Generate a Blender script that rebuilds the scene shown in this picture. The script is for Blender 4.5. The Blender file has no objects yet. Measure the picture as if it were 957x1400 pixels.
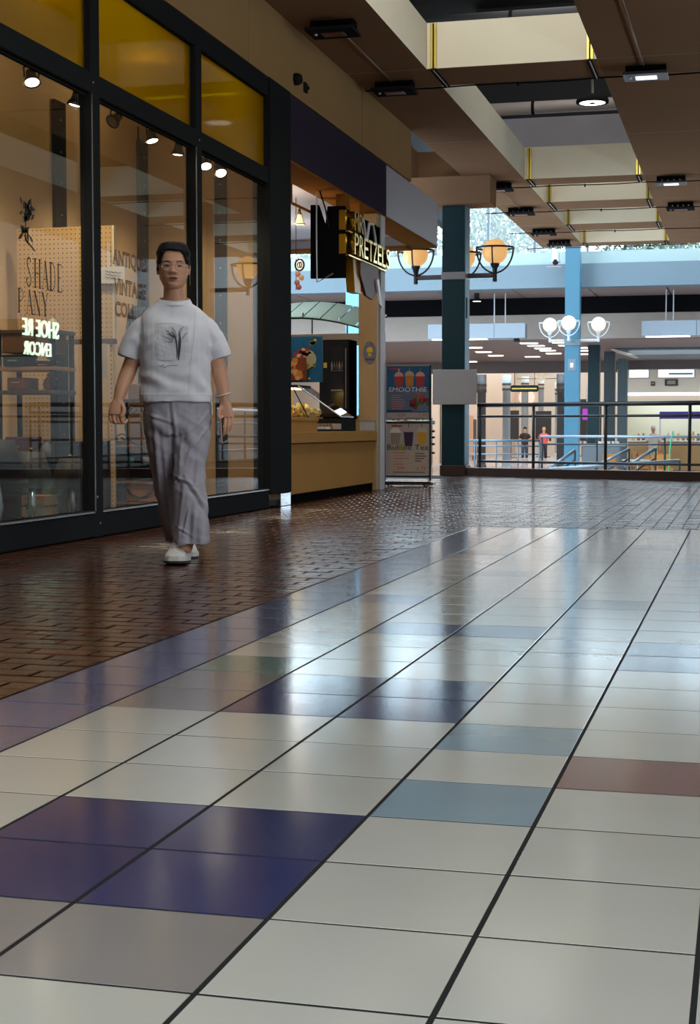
import bpy, bmesh, math, random
from mathutils import Vector, Matrix, noise
random.seed(7)
R = math.radians
scene = bpy.context.scene
C = scene.collection

# ---------------------------------------------------------------- camera
cam_data = bpy.data.cameras.new('camera')
cam_data.sensor_fit = 'HORIZONTAL'; cam_data.sensor_width = 36.0; cam_data.lens = 78.245
cam_data.clip_end = 400
cam = bpy.data.objects.new('camera', cam_data); C.objects.link(cam)
cam.location = (0, 0, 0.70)
cam.rotation_euler = (R(90 - 3.1646), 0, R(14.5194))
scene.camera = cam

# ---------------------------------------------------------------- sky, lights, exposure
world = bpy.data.worlds.new('sky'); scene.world = world; world.use_nodes = True
bg = world.node_tree.nodes['Background']
bg.inputs[0].default_value = (0.68, 0.86, 1.0, 1); bg.inputs[1].default_value = 7.6
scene.view_settings.view_transform = 'Standard'; scene.view_settings.look = 'None'
scene.view_settings.exposure = 0.0; scene.view_settings.gamma = 1.0
scene.view_settings.use_curve_mapping = False
scene.cycles.max_bounces = 8; scene.cycles.diffuse_bounces = 4; scene.cycles.glossy_bounces = 4
scene.cycles.transparent_max_bounces = 12; scene.cycles.sample_clamp_indirect = 6.0
scene.cycles.caustics_reflective = False; scene.cycles.caustics_refractive = False

def area_light(name, loc, target, sx, sy, power, col):
    d = bpy.data.lights.new(name, 'AREA'); d.shape = 'RECTANGLE'; d.size = sx; d.size_y = sy
    d.energy = power; d.color = col
    o = bpy.data.objects.new(name, d); C.objects.link(o); o.location = loc
    v = Vector(target) - Vector(loc); o.rotation_euler = v.to_track_quat('-Z', 'Y').to_euler()
    return o
# roof lights above the coffered ceiling (daylight from the roof glazing over each coffer)
for i, (yy, pw) in enumerate(((2.6, 10), (6.6, 105), (12.4, 130), (19.0, 50), (23.9, 46), (26.6, 9), (29.4, 40))):
    area_light('roof_light', (-2.3, yy, 6.6), (-2.3, yy + 0.7, 4.4), 1.7, 3.4 if yy < 20 else 1.4, pw, (1.0, 0.97, 0.90))
# added fill light for the pedestrian's front, given an unseen window frame further down
area_light('side_fill_light', (10.30, 3.0, 4.7), (-3.0, 5.0, 1.0), 14.0, 3.2, 1050, (0.88, 0.94, 1.0))

# ---------------------------------------------------------------- materials
MATS = {}
def mat(name, col, rough=0.5, metal=0.0, spec=0.5, emit=0.0, emit_col=None, var=0.0, vscale=6.0, bump=0.0, bscale=60.0,
        coat=0.0, coat_rough=0.1, rand=0.0, stretch=(1, 1, 1), rvar=0.0, sub=0.0, island=False):
    if name in MATS: return MATS[name]
    m = bpy.data.materials.new(name); m.use_nodes = True
    nt = m.node_tree; b = nt.nodes['Principled BSDF']
    b.inputs['Base Color'].default_value = (*col, 1)
    b.inputs['Roughness'].default_value = rough; b.inputs['Metallic'].default_value = metal
    b.inputs['Specular IOR Level'].default_value = spec
    if spec < 0.1: b.inputs['IOR'].default_value = 1.03
    if coat: b.inputs['Coat Weight'].default_value = coat; b.inputs['Coat Roughness'].default_value = coat_rough
    if sub:
        b.inputs['Subsurface Weight'].default_value = sub; b.inputs['Subsurface Radius'].default_value = (0.012, 0.005, 0.003)
        b.inputs['Subsurface Scale'].default_value = 1.0
    if emit:
        b.inputs['Emission Color'].default_value = (*(emit_col or col), 1); b.inputs['Emission Strength'].default_value = emit
    tc = None
    if var or bump or rvar:
        tc = nt.nodes.new('ShaderNodeTexCoord'); mp = nt.nodes.new('ShaderNodeMapping'); mp.inputs['Scale'].default_value = stretch
        nt.links.new(tc.outputs['Object'], mp.inputs[0])
    last = None
    if var:
        n = nt.nodes.new('ShaderNodeTexNoise'); n.inputs['Scale'].default_value = vscale; n.inputs['Detail'].default_value = 5
        nt.links.new(mp.outputs[0], n.inputs['Vector'])
        mr = nt.nodes.new('ShaderNodeMapRange'); mr.inputs[1].default_value = 0.25; mr.inputs[2].default_value = 0.75
        mr.inputs[3].default_value = 1 - var; mr.inputs[4].default_value = 1 + var
        nt.links.new(n.outputs['Fac'], mr.inputs[0]); last = mr.outputs[0]
    if rand:
        oi = nt.nodes.new('ShaderNodeNewGeometry' if island else 'ShaderNodeObjectInfo'); mr = nt.nodes.new('ShaderNodeMapRange')
        mr.inputs[3].default_value = 1 - rand; mr.inputs[4].default_value = 1 + rand
        nt.links.new(oi.outputs['Random Per Island' if island else 'Random'], mr.inputs[0])
        if last:
            mu = nt.nodes.new('ShaderNodeMath'); mu.operation = 'MULTIPLY'
            nt.links.new(last, mu.inputs[0]); nt.links.new(mr.outputs[0], mu.inputs[1]); last = mu.outputs[0]
        else: last = mr.outputs[0]
    if last:
        hs = nt.nodes.new('ShaderNodeHueSaturation'); hs.inputs['Color'].default_value = (*col, 1)
        nt.links.new(last, hs.inputs['Value']); nt.links.new(hs.outputs[0], b.inputs['Base Color'])
    if bump:
        n = nt.nodes.new('ShaderNodeTexNoise'); n.inputs['Scale'].default_value = bscale; n.inputs['Detail'].default_value = 3
        nt.links.new(mp.outputs[0], n.inputs['Vector'])
        bp = nt.nodes.new('ShaderNodeBump'); bp.inputs['Strength'].default_value = bump; bp.inputs['Distance'].default_value = 0.02
        nt.links.new(n.outputs['Fac'], bp.inputs['Height']); nt.links.new(bp.outputs[0], b.inputs['Normal'])
    if rvar:
        n = nt.nodes.new('ShaderNodeTexNoise'); n.inputs['Scale'].default_value = 3.0; n.inputs['Detail'].default_value = 4
        nt.links.new(mp.outputs[0], n.inputs['Vector'])
        mr = nt.nodes.new('ShaderNodeMapRange'); mr.inputs[1].default_value = 0.3; mr.inputs[2].default_value = 0.7
        mr.inputs[3].default_value = rough; mr.inputs[4].default_value = rough + rvar
        nt.links.new(n.outputs['Fac'], mr.inputs[0]); nt.links.new(mr.outputs[0], b.inputs['Roughness'])
    MATS[name] = m; return m

def glass(name, tint, refl=1.0, rough=0.0, base=0.04):
    """thin sheet glass: tinted see-through plus a Schlick mirror term"""
    if name in MATS: return MATS[name]
    m = bpy.data.materials.new(name); m.use_nodes = True; nt = m.node_tree; nt.nodes.clear()
    out = nt.nodes.new('ShaderNodeOutputMaterial'); mix = nt.nodes.new('ShaderNodeMixShader')
    tr = nt.nodes.new('ShaderNodeBsdfTransparent'); tr.inputs[0].default_value = (*tint, 1)
    gl = nt.nodes.new('ShaderNodeBsdfGlossy'); gl.inputs['Roughness'].default_value = rough; gl.inputs[0].default_value = (1, 1, 1, 1)
    lw = nt.nodes.new('ShaderNodeLayerWeight'); lw.inputs[0].default_value = 0.5
    p = nt.nodes.new('ShaderNodeMath'); p.operation = 'POWER'; p.inputs[1].default_value = 5
    nt.links.new(lw.outputs['Facing'], p.inputs[0])
    ma = nt.nodes.new('ShaderNodeMath'); ma.operation = 'MULTIPLY_ADD'; ma.inputs[1].default_value = 0.96 * refl; ma.inputs[2].default_value = base * refl
    nt.links.new(p.outputs[0], ma.inputs[0])
    nt.links.new(ma.outputs[0], mix.inputs[0]); nt.links.new(tr.outputs[0], mix.inputs[1]); nt.links.new(gl.outputs[0], mix.inputs[2])
    nt.links.new(mix.outputs[0], out.inputs[0]); MATS[name] = m; return m

def film_glass(name, tint):
    """glass with a translucent coloured film"""
    m = bpy.data.materials.new(name); m.use_nodes = True; nt = m.node_tree; nt.nodes.clear()
    out = nt.nodes.new('ShaderNodeOutputMaterial'); m1 = nt.nodes.new('ShaderNodeMixShader'); m2 = nt.nodes.new('ShaderNodeMixShader')
    tr = nt.nodes.new('ShaderNodeBsdfTransparent'); tr.inputs[0].default_value = (*tint, 1)
    tl = nt.nodes.new('ShaderNodeBsdfTranslucent'); tl.inputs[0].default_value = (*tint, 1)
    gl = nt.nodes.new('ShaderNodeBsdfGlossy'); gl.inputs['Roughness'].default_value = .05
    m1.inputs[0].default_value = .45; m2.inputs[0].default_value = .05
    nt.links.new(tr.outputs[0], m1.inputs[1]); nt.links.new(tl.outputs[0], m1.inputs[2])
    nt.links.new(m1.outputs[0], m2.inputs[1]); nt.links.new(gl.outputs[0], m2.inputs[2]); nt.links.new(m2.outputs[0], out.inputs[0])
    MATS[name] = m; return m

def dots_mat(name, col, dark, pitch, rad):
    """board with a square grid of small drilled holes (object x / z)"""
    m = mat(name, col, 0.7, var=0.08, vscale=3); nt = m.node_tree; b = nt.nodes['Principled BSDF']
    tc = nt.nodes.new('ShaderNodeTexCoord'); sp = nt.nodes.new('ShaderNodeSeparateXYZ'); nt.links.new(tc.outputs['Object'], sp.inputs[0])
    def cell(o):
        a = nt.nodes.new('ShaderNodeMath'); a.operation = 'PINGPONG'; a.inputs[1].default_value = pitch / 2
        nt.links.new(o, a.inputs[0]); return a.outputs[0]
    cx, cz = cell(sp.outputs[0]), cell(sp.outputs[2])
    v = nt.nodes.new('ShaderNodeCombineXYZ'); nt.links.new(cx, v.inputs[0]); nt.links.new(cz, v.inputs[2])
    l = nt.nodes.new('ShaderNodeVectorMath'); l.operation = 'LENGTH'; nt.links.new(v.outputs[0], l.inputs[0])
    lt = nt.nodes.new('ShaderNodeMath'); lt.operation = 'LESS_THAN'; lt.inputs[1].default_value = rad; nt.links.new(l.outputs['Value'], lt.inputs[0])
    mx = nt.nodes.new('ShaderNodeMix'); mx.data_type = 'RGBA'
    src = b.inputs['Base Color'].links[0].from_socket
    nt.links.new(lt.outputs[0], mx.inputs[0]); nt.links.new(src, mx.inputs[6]); mx.inputs[7].default_value = (*dark, 1)
    nt.links.new(mx.outputs[2], b.inputs['Base Color']); return m

def S(r, g, b):   # sRGB 0-255 -> linear
    f = lambda c: (c / 255 / 12.92) if c / 255 <= 0.04045 else ((c / 255 + 0.055) / 1.055) ** 2.4
    return (f(r), f(g), f(b))

black = mat('black_frame', (0.026, 0.028, 0.030), 0.42, spec=0.03)
black_matt = mat('black_matt', (0.009, 0.009, 0.010), 0.7, spec=.05)
dark_rail = mat('dark_rail', (0.015, 0.017, 0.021), 0.35, spec=0.6)
steel = mat('steel', (0.55, 0.56, 0.58), 0.28, 1.0)
chrome = mat('chrome', (0.75, 0.76, 0.78), 0.12, 1.0)
gold = mat('gold_metal', (0.62, 0.44, 0.07), 0.22, 1.0)
gold_trim = mat('gold_trim', (0.66, 0.50, 0.12), 0.30, 0.9)
white_paint = mat('white_paint', (0.72, 0.73, 0.74), 0.5)
m_soffit = mat('soffit_brown', S(154, 120, 92), 0.55, spec=.05, var=0.06, vscale=1.2)
m_cream = mat('coffer_cream', S(222, 213, 190), 0.6, var=0.04, vscale=1.0)
m_tan = mat('tan_wall', S(208, 174, 128), 0.65, var=0.05, vscale=1.5)
m_bulk = mat('bulkhead', S(176, 142, 98), 0.6, spec=.05, var=0.06, vscale=1.0)
m_purple = mat('purple_fascia', S(66, 60, 76), 0.5, spec=0.05)
m_greyfascia = mat('grey_fascia', S(176, 176, 194), 0.4)
m_wood = mat('wood_soffit', S(150, 98, 46), 0.5, spec=.05, var=0.15, vscale=4, stretch=(1, 8, 1))
m_kceil = mat('kiosk_ceiling', S(206, 198, 208), 0.6)
m_counter = mat('counter_tan', S(184, 140, 84), 0.6, spec=.05, var=0.04, vscale=2)
m_grout = mat('grout', S(30, 26, 24), 0.8, spec=.2)
m_brickgrout = mat('brick_grout', S(36, 26, 22), 0.7)
m_brick = mat('brick_paver', S(72, 36, 17), 0.20, spec=0.35, var=0.12, vscale=9, rand=0.38, rvar=0.08, bump=0.02, bscale=30, coat=.35, coat_rough=.17)
m_brick_far = mat('brick_paver_field', S(72, 37, 18), 0.20, spec=0.35, var=0.12, vscale=9, rand=0.38, island=True, rvar=0.08, bump=0.02, bscale=30, coat=.35, coat_rough=.17)
TILE = {
    'cream': mat('tile_cream', S(196, 187, 172), 0.13, var=0.03, vscale=3, rand=0.035, rvar=0.05, coat=.65, coat_rough=.13),
    'navy': mat('tile_navy', S(42, 50, 92), 0.13, var=0.05, vscale=3, rand=0.08, rvar=0.05, coat=.65, coat_rough=.13),
    'lilac': mat('tile_lilac', S(98, 100, 130), 0.13, var=0.04, vscale=3, rand=0.06, rvar=0.05, coat=.65, coat_rough=.13),
    'grey': mat('tile_grey', S(138, 128, 122), 0.13, var=0.04, vscale=3, rand=0.06, rvar=0.05, coat=.65, coat_rough=.13),
    'blue': mat('tile_blue', S(134, 152, 158), 0.13, var=0.04, vscale=3, rand=0.05, rvar=0.05, coat=.65, coat_rough=.13),
    'green': mat('tile_green', S(112, 134, 120), 0.13, var=0.04, vscale=3, rand=0.05, rvar=0.05, coat=.65, coat_rough=.13),
    'red': mat('tile_red', S(132, 92, 84), 0.13, var=0.05, vscale=3, rand=0.05, rvar=0.05, coat=.65, coat_rough=.13),
}
m_glass = glass('shop_glass', (0.94, 0.94, 0.92), 1.3)
m_yglass = film_glass('yellow_glass', (0.66, 0.56, 0.015))
m_cglass = glass('clear_glass', (0.96, 0.97, 0.97), 1.0)
m_teal_dark = mat('column_teal', S(20, 50, 56), 0.45, spec=.25)
m_blue_col = mat('column_blue', S(64, 118, 142), 0.45)
m_blue_beam = mat('beam_blue', S(112, 130, 140), 0.5)
m_mint = mat('sill_mint', S(176, 194, 192), 0.5)

# ---------------------------------------------------------------- mesh helpers
class MB:
    def __init__(s): s.v = []; s.f = []; s.mi = []
    def add(s, vs, fs, mi=0):
        n = len(s.v); s.v += [tuple(p) for p in vs]; s.f += [tuple(i + n for i in f) for f in fs]; s.mi += [mi] * len(fs); return s
    def box(s, x0, x1, y0, y1, z0, z1, mi=0, bottom=None):
        v = [(x0, y0, z0), (x1, y0, z0), (x1, y1, z0), (x0, y1, z0), (x0, y0, z1), (x1, y0, z1), (x1, y1, z1), (x0, y1, z1)]
        n = len(s.v); s.add(v, [(0, 3, 2, 1), (4, 5, 6, 7), (0, 1, 5, 4), (1, 2, 6, 5), (2, 3, 7, 6), (3, 0, 4, 7)], mi)
        if bottom is not None: s.mi[-6] = bottom
        return s
    def bbox(s, x0, x1, y0, y1, z0, z1, b=0.004, mi=0):     # bevelled box
        bm = bmesh.new(); bmesh.ops.create_cube(bm, size=1)
        for v in bm.verts: v.co = ((x0 + x1) / 2 + v.co.x * (x1 - x0), (y0 + y1) / 2 + v.co.y * (y1 - y0), (z0 + z1) / 2 + v.co.z * (z1 - z0))
        bmesh.ops.bevel(bm, geom=bm.edges[:], offset=b, segments=1, affect='EDGES')
        bm.verts.ensure_lookup_table(); bm.verts.index_update()
        s.add([v.co[:] for v in bm.verts], [[v.index for v in f.verts] for f in bm.faces], mi); bm.free(); return s
    def rings(s, rings, mi=0, cap=True, closed=False):
        n = len(s.v); k = len(rings[0]); vs = [p for r in rings for p in r]; fs = []
        m = len(rings)
        for i in range(m if closed else m - 1):
            j = (i + 1) % m
            for a in range(k):
                b = (a + 1) % k; fs.append((i * k + a, i * k + b, j * k + b, j * k + a))
        if cap and not closed: fs.append(tuple(range(k))[::-1]); fs.append(tuple((m - 1) * k + a for a in range(k)))
        s.add(vs, fs, mi); return s
    def tube(s, pts, rad, k=8, mi=0, closed=False, cap=True):
        pts = [Vector(p) for p in pts]; rs = rad if isinstance(rad, (list, tuple)) else [rad] * len(pts)
        up = None; rg = []
        for i, p in enumerate(pts):
            if closed: t = (pts[(i + 1) % len(pts)] - pts[i - 1])
            else: t = (pts[min(i + 1, len(pts) - 1)] - pts[max(i - 1, 0)])
            t.normalize()
            if up is None: up = Vector((0, 0, 1)) if abs(t.z) < 0.9 else Vector((1, 0, 0))
            x = t.cross(up)
            if x.length < 1e-4: x = t.orthogonal()
            x.normalize(); y = x.cross(t).normalized(); up = y
            rg.append([(p + (x * math.cos(a) + y * math.sin(a)) * rs[i])[:] for a in [2 * math.pi * q / k for q in range(k)]])
        return s.rings(rg, mi, cap, closed)
    def lathe(s, prof, c=(0, 0, 0), k=16, mi=0, axis='z', cap=True):
        rg = []
        for r, h in prof:
            ring = []
            for q in range(k):
                a = 2 * math.pi * q / k
                p = (r * math.cos(a), r * math.sin(a), h)
                if axis == 'y': p = (p[0], p[2], -p[1])
                if axis == 'x': p = (p[2], p[1], -p[0])
                ring.append((p[0] + c[0], p[1] + c[1], p[2] + c[2]))
            rg.append(ring)
        return s.rings(rg, mi, cap)
    def ball(s, c, r, k=16, m=10, mi=0, sc=(1, 1, 1)):
        rg = []
        for i in range(1, m):
            t = math.pi * i / m
            rg.append([(c[0] + r * sc[0] * math.sin(t) * math.cos(2 * math.pi * q / k), c[1] + r * sc[1] * math.sin(t) * math.sin(2 * math.pi * q / k), c[2] - r * sc[2] * math.cos(t)) for q in range(k)])
        return s.rings(rg, mi)
    def poly(s, pts, ext, mi=0):     # flat polygon extruded by vector ext
        n = len(pts); e = Vector(ext); a = [Vector(p) for p in pts]
        s.add([p[:] for p in a] + [(p + e)[:] for p in a], [tuple(range(n))[::-1], tuple(range(n, 2 * n))] + [(i, (i + 1) % n, n + (i + 1) % n, n + i) for i in range(n)], mi); return s
    def build(s, name, material, parent=None, loc=(0, 0, 0), smooth=False, fixn=True):
        me = bpy.data.meshes.new(name)
        L = Vector(loc)
        me.from_pydata([(Vector(p) - L)[:] for p in s.v], [], s.f)
        ms = material if isinstance(material, (list, tuple)) else [material]
        for m in ms: me.materials.append(m)
        if len(ms) > 1:
            for p, i in zip(me.polygons, s.mi): p.material_index = i
        if fixn:
            bm = bmesh.new(); bm.from_mesh(me); bmesh.ops.recalc_face_normals(bm, faces=bm.faces); bm.to_mesh(me); bm.free()
        if smooth:
            for p in me.polygons: p.use_smooth = True
        o = bpy.data.objects.new(name, me); C.objects.link(o); o.location = L
        if parent is not None: o.parent = parent
        return o

def tag(o, label=None, cat=None, group=None, kind=None):
    if label: o['label'] = label
    if cat: o['category'] = cat
    if group: o['group'] = group
    if kind: o['kind'] = kind
    return o
def thing(name, label, cat, loc=(0, 0, 0), rz=0.0, group=None):
    o = bpy.data.objects.new(name, None); C.objects.link(o); o.location = loc; o.rotation_euler = (0, 0, rz)
    o.empty_display_size = 0.1
    return tag(o, label, cat, group)
def part(root, name, mb, m, smooth=False, label=None):
    """mb is in the root's local frame"""
    o = mb.build(name, m, root, smooth=smooth)
    if label: o['label'] = label
    return o
def wpart(root, name, mb, m, smooth=False, label=None):
    """mb is in world coordinates, root is unrotated"""
    o = mb.build(name, m, None, smooth=smooth)
    for v in o.data.vertices: v.co -= root.location
    o.parent = root
    if label: o['label'] = label
    return o
def struct(name, mb, m, label=None, smooth=False):
    o = mb.build(name, m, smooth=smooth); o['kind'] = 'structure'
    if label: o['label'] = label
    return o
def dup(root, loc, rz=None, label=None, group=None):
    r = root.copy(); C.objects.link(r); r.location = loc
    if rz is not None: r.rotation_euler = (0, 0, rz)
    if label: r['label'] = label
    if group: r['group'] = group
    for ch in list(root.children):
        c = ch.copy(); C.objects.link(c); c.parent = r
        for g in list(ch.children):
            d = g.copy(); C.objects.link(d); d.parent = c
    return r
def text_mesh(txt, size, depth=0.0, sx=1.0, spacing=1.0, bevel=0.0):
    cu = bpy.data.curves.new('t', 'FONT'); cu.body = txt; cu.size = size; cu.extrude = depth; cu.space_character = spacing
    cu.bevel_depth = bevel; cu.resolution_u = 3
    o = bpy.data.objects.new('t', cu); C.objects.link(o)
    dg = bpy.context.evaluated_depsgraph_get(); me = bpy.data.meshes.new_from_object(o.evaluated_get(dg))
    bpy.data.objects.remove(o); bpy.data.curves.remove(cu)
    for v in me.vertices: v.co.x *= sx
    return me
def text_obj(name, txt, size, m, loc, xdir, updir, parent=None, depth=0.0, sx=1.0, width=None, height=None, spacing=1.0):
    """lettering laid along xdir / updir, lower left corner at loc (parent-local when parented)"""
    me = text_mesh(txt, size, depth, sx, spacing)
    x0 = min(v.co.x for v in me.vertices); x1 = max(v.co.x for v in me.vertices); y0 = min(v.co.y for v in me.vertices); y1 = max(v.co.y for v in me.vertices)
    kx = width / (x1 - x0) if width else 1.0; ky = height / (y1 - y0) if height else 1.0
    xd = Vector(xdir).normalized(); ud = Vector(updir).normalized(); nd = xd.cross(ud)
    for v in me.vertices:
        p = v.co.copy(); v.co = xd * ((p.x - x0) * kx) + ud * ((p.y - y0) * ky) + nd * p.z
    me.materials.clear(); me.materials.append(m)
    o = bpy.data.objects.new(name, me); C.objects.link(o); o.location = loc
    if parent is not None: o.parent = parent
    return o

# ================================================================ THE SETTING
# ---------------------------------------------------------------- floor with tiles and brick pavers
X0F = -1.852
fl = MB()
fl.box(-9.5, 4.6, -8, 22.2, -0.30, -0.007)
fl.box(X0F, 1.77, -1.6, 10.5, -0.2, -0.0006)
fl.box(4.6, 7.0, -8, 42, -0.30, -0.012); fl.box(2.9, 4.6, 22.2, 42, -0.30, -0.012)
floor = struct('floor', fl, m_grout, 'walkway floor of glazed square tiles and brick pavers')
def cam_px(p):
    v = Vector(p) - cam.location; a = R(14.5194); t = R(3.1646)
    fw = Vector((-math.sin(a), math.cos(a), 0)); rt = Vector((math.cos(a), math.sin(a), 0))
    F = fw * math.cos(t) - Vector((0, 0, 1)) * math.sin(t); U = Vector((0, 0, 1)) * math.cos(t) + fw * math.sin(t)
    z = v.dot(F)
    if z < 0.3: return None
    return (478.5 + 2080 * v.dot(rt) / z, 700 - 2080 * v.dot(U) / z)
def in_view(p, m=60):
    q = cam_px(p); return q is not None and -m < q[0] < 957 + m and -m < q[1] < 1400 + m
TW, TL, X0, Y0 = 0.300, 0.298, -0.05, 2.04
special = {(2, 0): 'navy', (3, 0): 'navy', (2, 1): 'navy', (3, 1): 'navy', (2, -1): 'grey', (3, -1): 'grey', (1, 2): 'blue', (1, 4): 'blue',
           (0, 3): 'red', (3, 5): 'navy', (3, 6): 'navy', (4, 5): 'grey', (4, 6): 'grey', (4, 7): 'green', (2, 5): 'navy', (2, 6): 'navy',
           (0, 8): 'lilac', (0, 9): 'lilac', (2, 10): 'lilac', (3, 10): 'lilac', (1, 13): 'grey', (4, 13): 'lilac', (3, 17): 'lilac', (2, 20): 'grey',
           (0, 19): 'blue', (4, 21): 'lilac', (1, 23): 'lilac', (-2, 4): 'navy', (-3, 8): 'blue', (-4, 3): 'red'}
tile_mesh = {}
def tile_data(cn):
    if cn not in tile_mesh:
        o = MB().bbox(-TW / 2 + 0.0040, TW / 2 - 0.0040, -TL / 2 + 0.0034, TL / 2 - 0.0034, -0.02, 0.0, 0.0006).build('floor_tile', TILE[cn])
        tile_mesh[cn] = o.data; bpy.data.objects.remove(o)
    return tile_mesh[cn]
rest = {}
for c in range(-6, 6):
    for r in range(-12, 29):
        x = X0 - (c + 0.5) * TW; y = Y0 + (r + 0.5) * TL
        if y > 10.55: continue
        cn = 'lilac' if c in (5, -6) else special.get((c, r), 'cream')
        if any(in_view((x + dx, y + dy, 0), 10) for dx in (-.15, 0, .15) for dy in (-.15, 0, .15)) and c >= -1:
            o = bpy.data.objects.new('floor_tile', tile_data(cn)); C.objects.link(o); o.parent = floor
            o.location = (x, y, random.uniform(-0.0001, 0.0001))
            o.rotation_euler = (random.gauss(0, 0.0006), random.gauss(0, 0.0006), 0)
        else: rest.setdefault(cn, MB()).box(x - TW / 2 + .003, x + TW / 2 - .003, y - TL / 2 + .003, y + TL / 2 - .003, -0.02, 0)
for cn, mb in rest.items():
    o = mb.build('floor_tile_field', TILE[cn], floor, fixn=False); o['kind'] = 'stuff'
# brick pavers: running bond, courses across the walkway
BL, BW = 0.205, 0.100
bricks = []
yb = 2.6; row = 0
while yb < 21.9:
    off = (row % 2) * BL / 2
    x = -4.0 + off - BL / 2
    xmax = X0 - 6 * TW - 0.004 if yb < Y0 + 28.6 * TL else 4.4
    while x < xmax:
        xa, xb = max(x, -3.99), min(x + BL, xmax)
        if xb - xa > 0.03: bricks.append(((xa + xb) / 2, yb + BW / 2, xb - xa))
        x += BL
    yb += BW; row += 1
vis = [b for b in bricks if in_view((b[0], b[1], 0), 15)]
hid = [b for b in bricks if not in_view((b[0], b[1], 0), 15)]
vis.sort(key=lambda b: b[0] ** 2 + b[1] ** 2)
brick_mesh = {}
for bx_, by_, w in vis[:295]:
    key = round(w, 3)
    if key not in brick_mesh:
        o = MB().bbox(-w / 2 + .0055, w / 2 - .0055, -BW / 2 + .0045, BW / 2 - .0045, -0.03, 0, 0.003).build('brick', m_brick)
        brick_mesh[key] = o.data; bpy.data.objects.remove(o)
    o = bpy.data.objects.new('brick', brick_mesh[key]); C.objects.link(o); o.parent = floor
    o.location = (bx_, by_, random.uniform(-0.0012, 0.0008)); o.rotation_euler = (random.gauss(0, 0.0035), random.gauss(0, 0.0035), 0)
mb = MB()
for bx_, by_, w in vis[295:]:
    h = random.uniform(-0.0012, 0.0008); tx = random.gauss(0, 0.0035); ty = random.gauss(0, 0.0035)
    x0, x1, y0, y1 = -w / 2 + .0055, w / 2 - .0055, -BW / 2 + .0045, BW / 2 - .0045; b = 0.003
    zt = lambda px, py: h + py * tx - px * ty
    top = [(x0 + b, y0 + b), (x1 - b, y0 + b), (x1 - b, y1 - b), (x0 + b, y1 - b)]; mid = [(x0, y0), (x1, y0), (x1, y1), (x0, y1)]
    vs = [(bx_ + p[0], by_ + p[1], zt(*p)) for p in top] + [(bx_ + p[0], by_ + p[1], zt(*p) - b) for p in mid] + [(bx_ + p[0], by_ + p[1], -0.03) for p in mid]
    mb.add(vs, [(0, 1, 2, 3)] + [(4 + i, 4 + (i + 1) % 4, (i + 1) % 4, i) for i in range(4)] + [(8 + i, 8 + (i + 1) % 4, 4 + (i + 1) % 4, 4 + i) for i in range(4)])
o = mb.build('brick_field', m_brick_far, floor, fixn=False); o['kind'] = 'stuff'
mb = MB()
for bx_, by_, w in hid: mb.box(bx_ - w / 2 + .004, bx_ + w / 2 - .004, by_ - .046, by_ + .046, -0.03, 0)
mb.box(-9.4, -4.0, 13.4, 20.6, -0.03, -0.002)
o = mb.build('brick_field', m_brick_far, floor, fixn=False); o['kind'] = 'stuff'

# ---------------------------------------------------------------- ceiling: coffered grid of soffit panels
ceiling = bpy.data.objects.new('ceiling', None); C.objects.link(ceiling); tag(ceiling, 'brown coffered ceiling with cream lined openings', kind='structure')
ZC, ZT = 4.33, 4.79
cross = [(0.6, 1.4), (8.45, 9.24), (15.34, 16.13), (22.41, 23.00), (24.76, 25.66), (27.52, 28.43), (30.32, 30.93)]
strips = [(-4.0, -3.17), (-1.46, 0.22), (1.93, 4.6)]
cuts = sorted([-8.0, -3.0] + [v for c in cross for v in c] + [4.9, 12.3, 19.3])
for x0, x1 in strips:
    for a, b in zip(cuts[:-1], cuts[1:]):
        mbp = MB().box(x0, x1, a + .004, b - .004, ZC, ZT, mi=1, bottom=0); o = mbp.build('ceiling_panel', [m_soffit, m_cream], ceiling)
for a, b in cross:
    for x0, x1 in ((-3.17, -1.46), (0.22, 1.93)):
        o = MB().box(x0 + .004, x1 - .004, a, b, ZC + 0.002, ZT, mi=1, bottom=0).build('ceiling_panel', [m_soffit, m_cream], ceiling)
# extra soffit left of the grid, past the shop bulkhead
for (x0, x1, a, b) in ((-5.6, -4.004, 22.4, 24.9), (-5.6, -4.75, 18.5, 22.396)):
    MB().box(x0, x1, a, b, ZC, ZT, mi=0).build('ceiling_panel', m_soffit, ceiling)
MB().bbox(-5.2, -3.58, 21.85, 22.39, 3.93, ZC - .002, .004).build('dropped_soffit', m_soffit, ceiling)
# plenum enclosure above
m_plen = mat('plenum_dark', (0.02, 0.02, 0.022), 0.8); m_plengrey = mat('plenum_grey', S(176, 172, 180), 0.7, var=0.1, vscale=2)
pl = MB(); pl.box(-6.0, 4.6, -8, 31, 7.0, 7.15); pl.box(-6.1, -5.9, 5, 31, 4.80, 7.0); pl.box(4.45, 4.6, -8, 31, 4.79, 7.0)
pl.box(-6, -5.6, 18.5, 24.9, ZC, 4.8); pl.box(-5.6, -4.0, 24.9, 25.0, ZC + 0.02, 5.2)
pl.box(-4.0, 0.2, 23.05, 23.15, 5.345, 7.0)
struct('wall_plenum', pl, m_plen, 'dark void above the coffered ceiling')
struct('wall_plenum_grey', MB().box(-4.0, 0.2, 23.04, 23.12, 4.79, 5.34), m_plengrey, 'pale grey upstand wall above the ceiling opening')
struct('roof_slab', MB().box(-6.0, 4.6, -8, 11.0, 5.6, 5.7) if False else MB().box(-4.0, 4.4, 30.95, 31.05, ZT, 7.0), m_plen)

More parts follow.
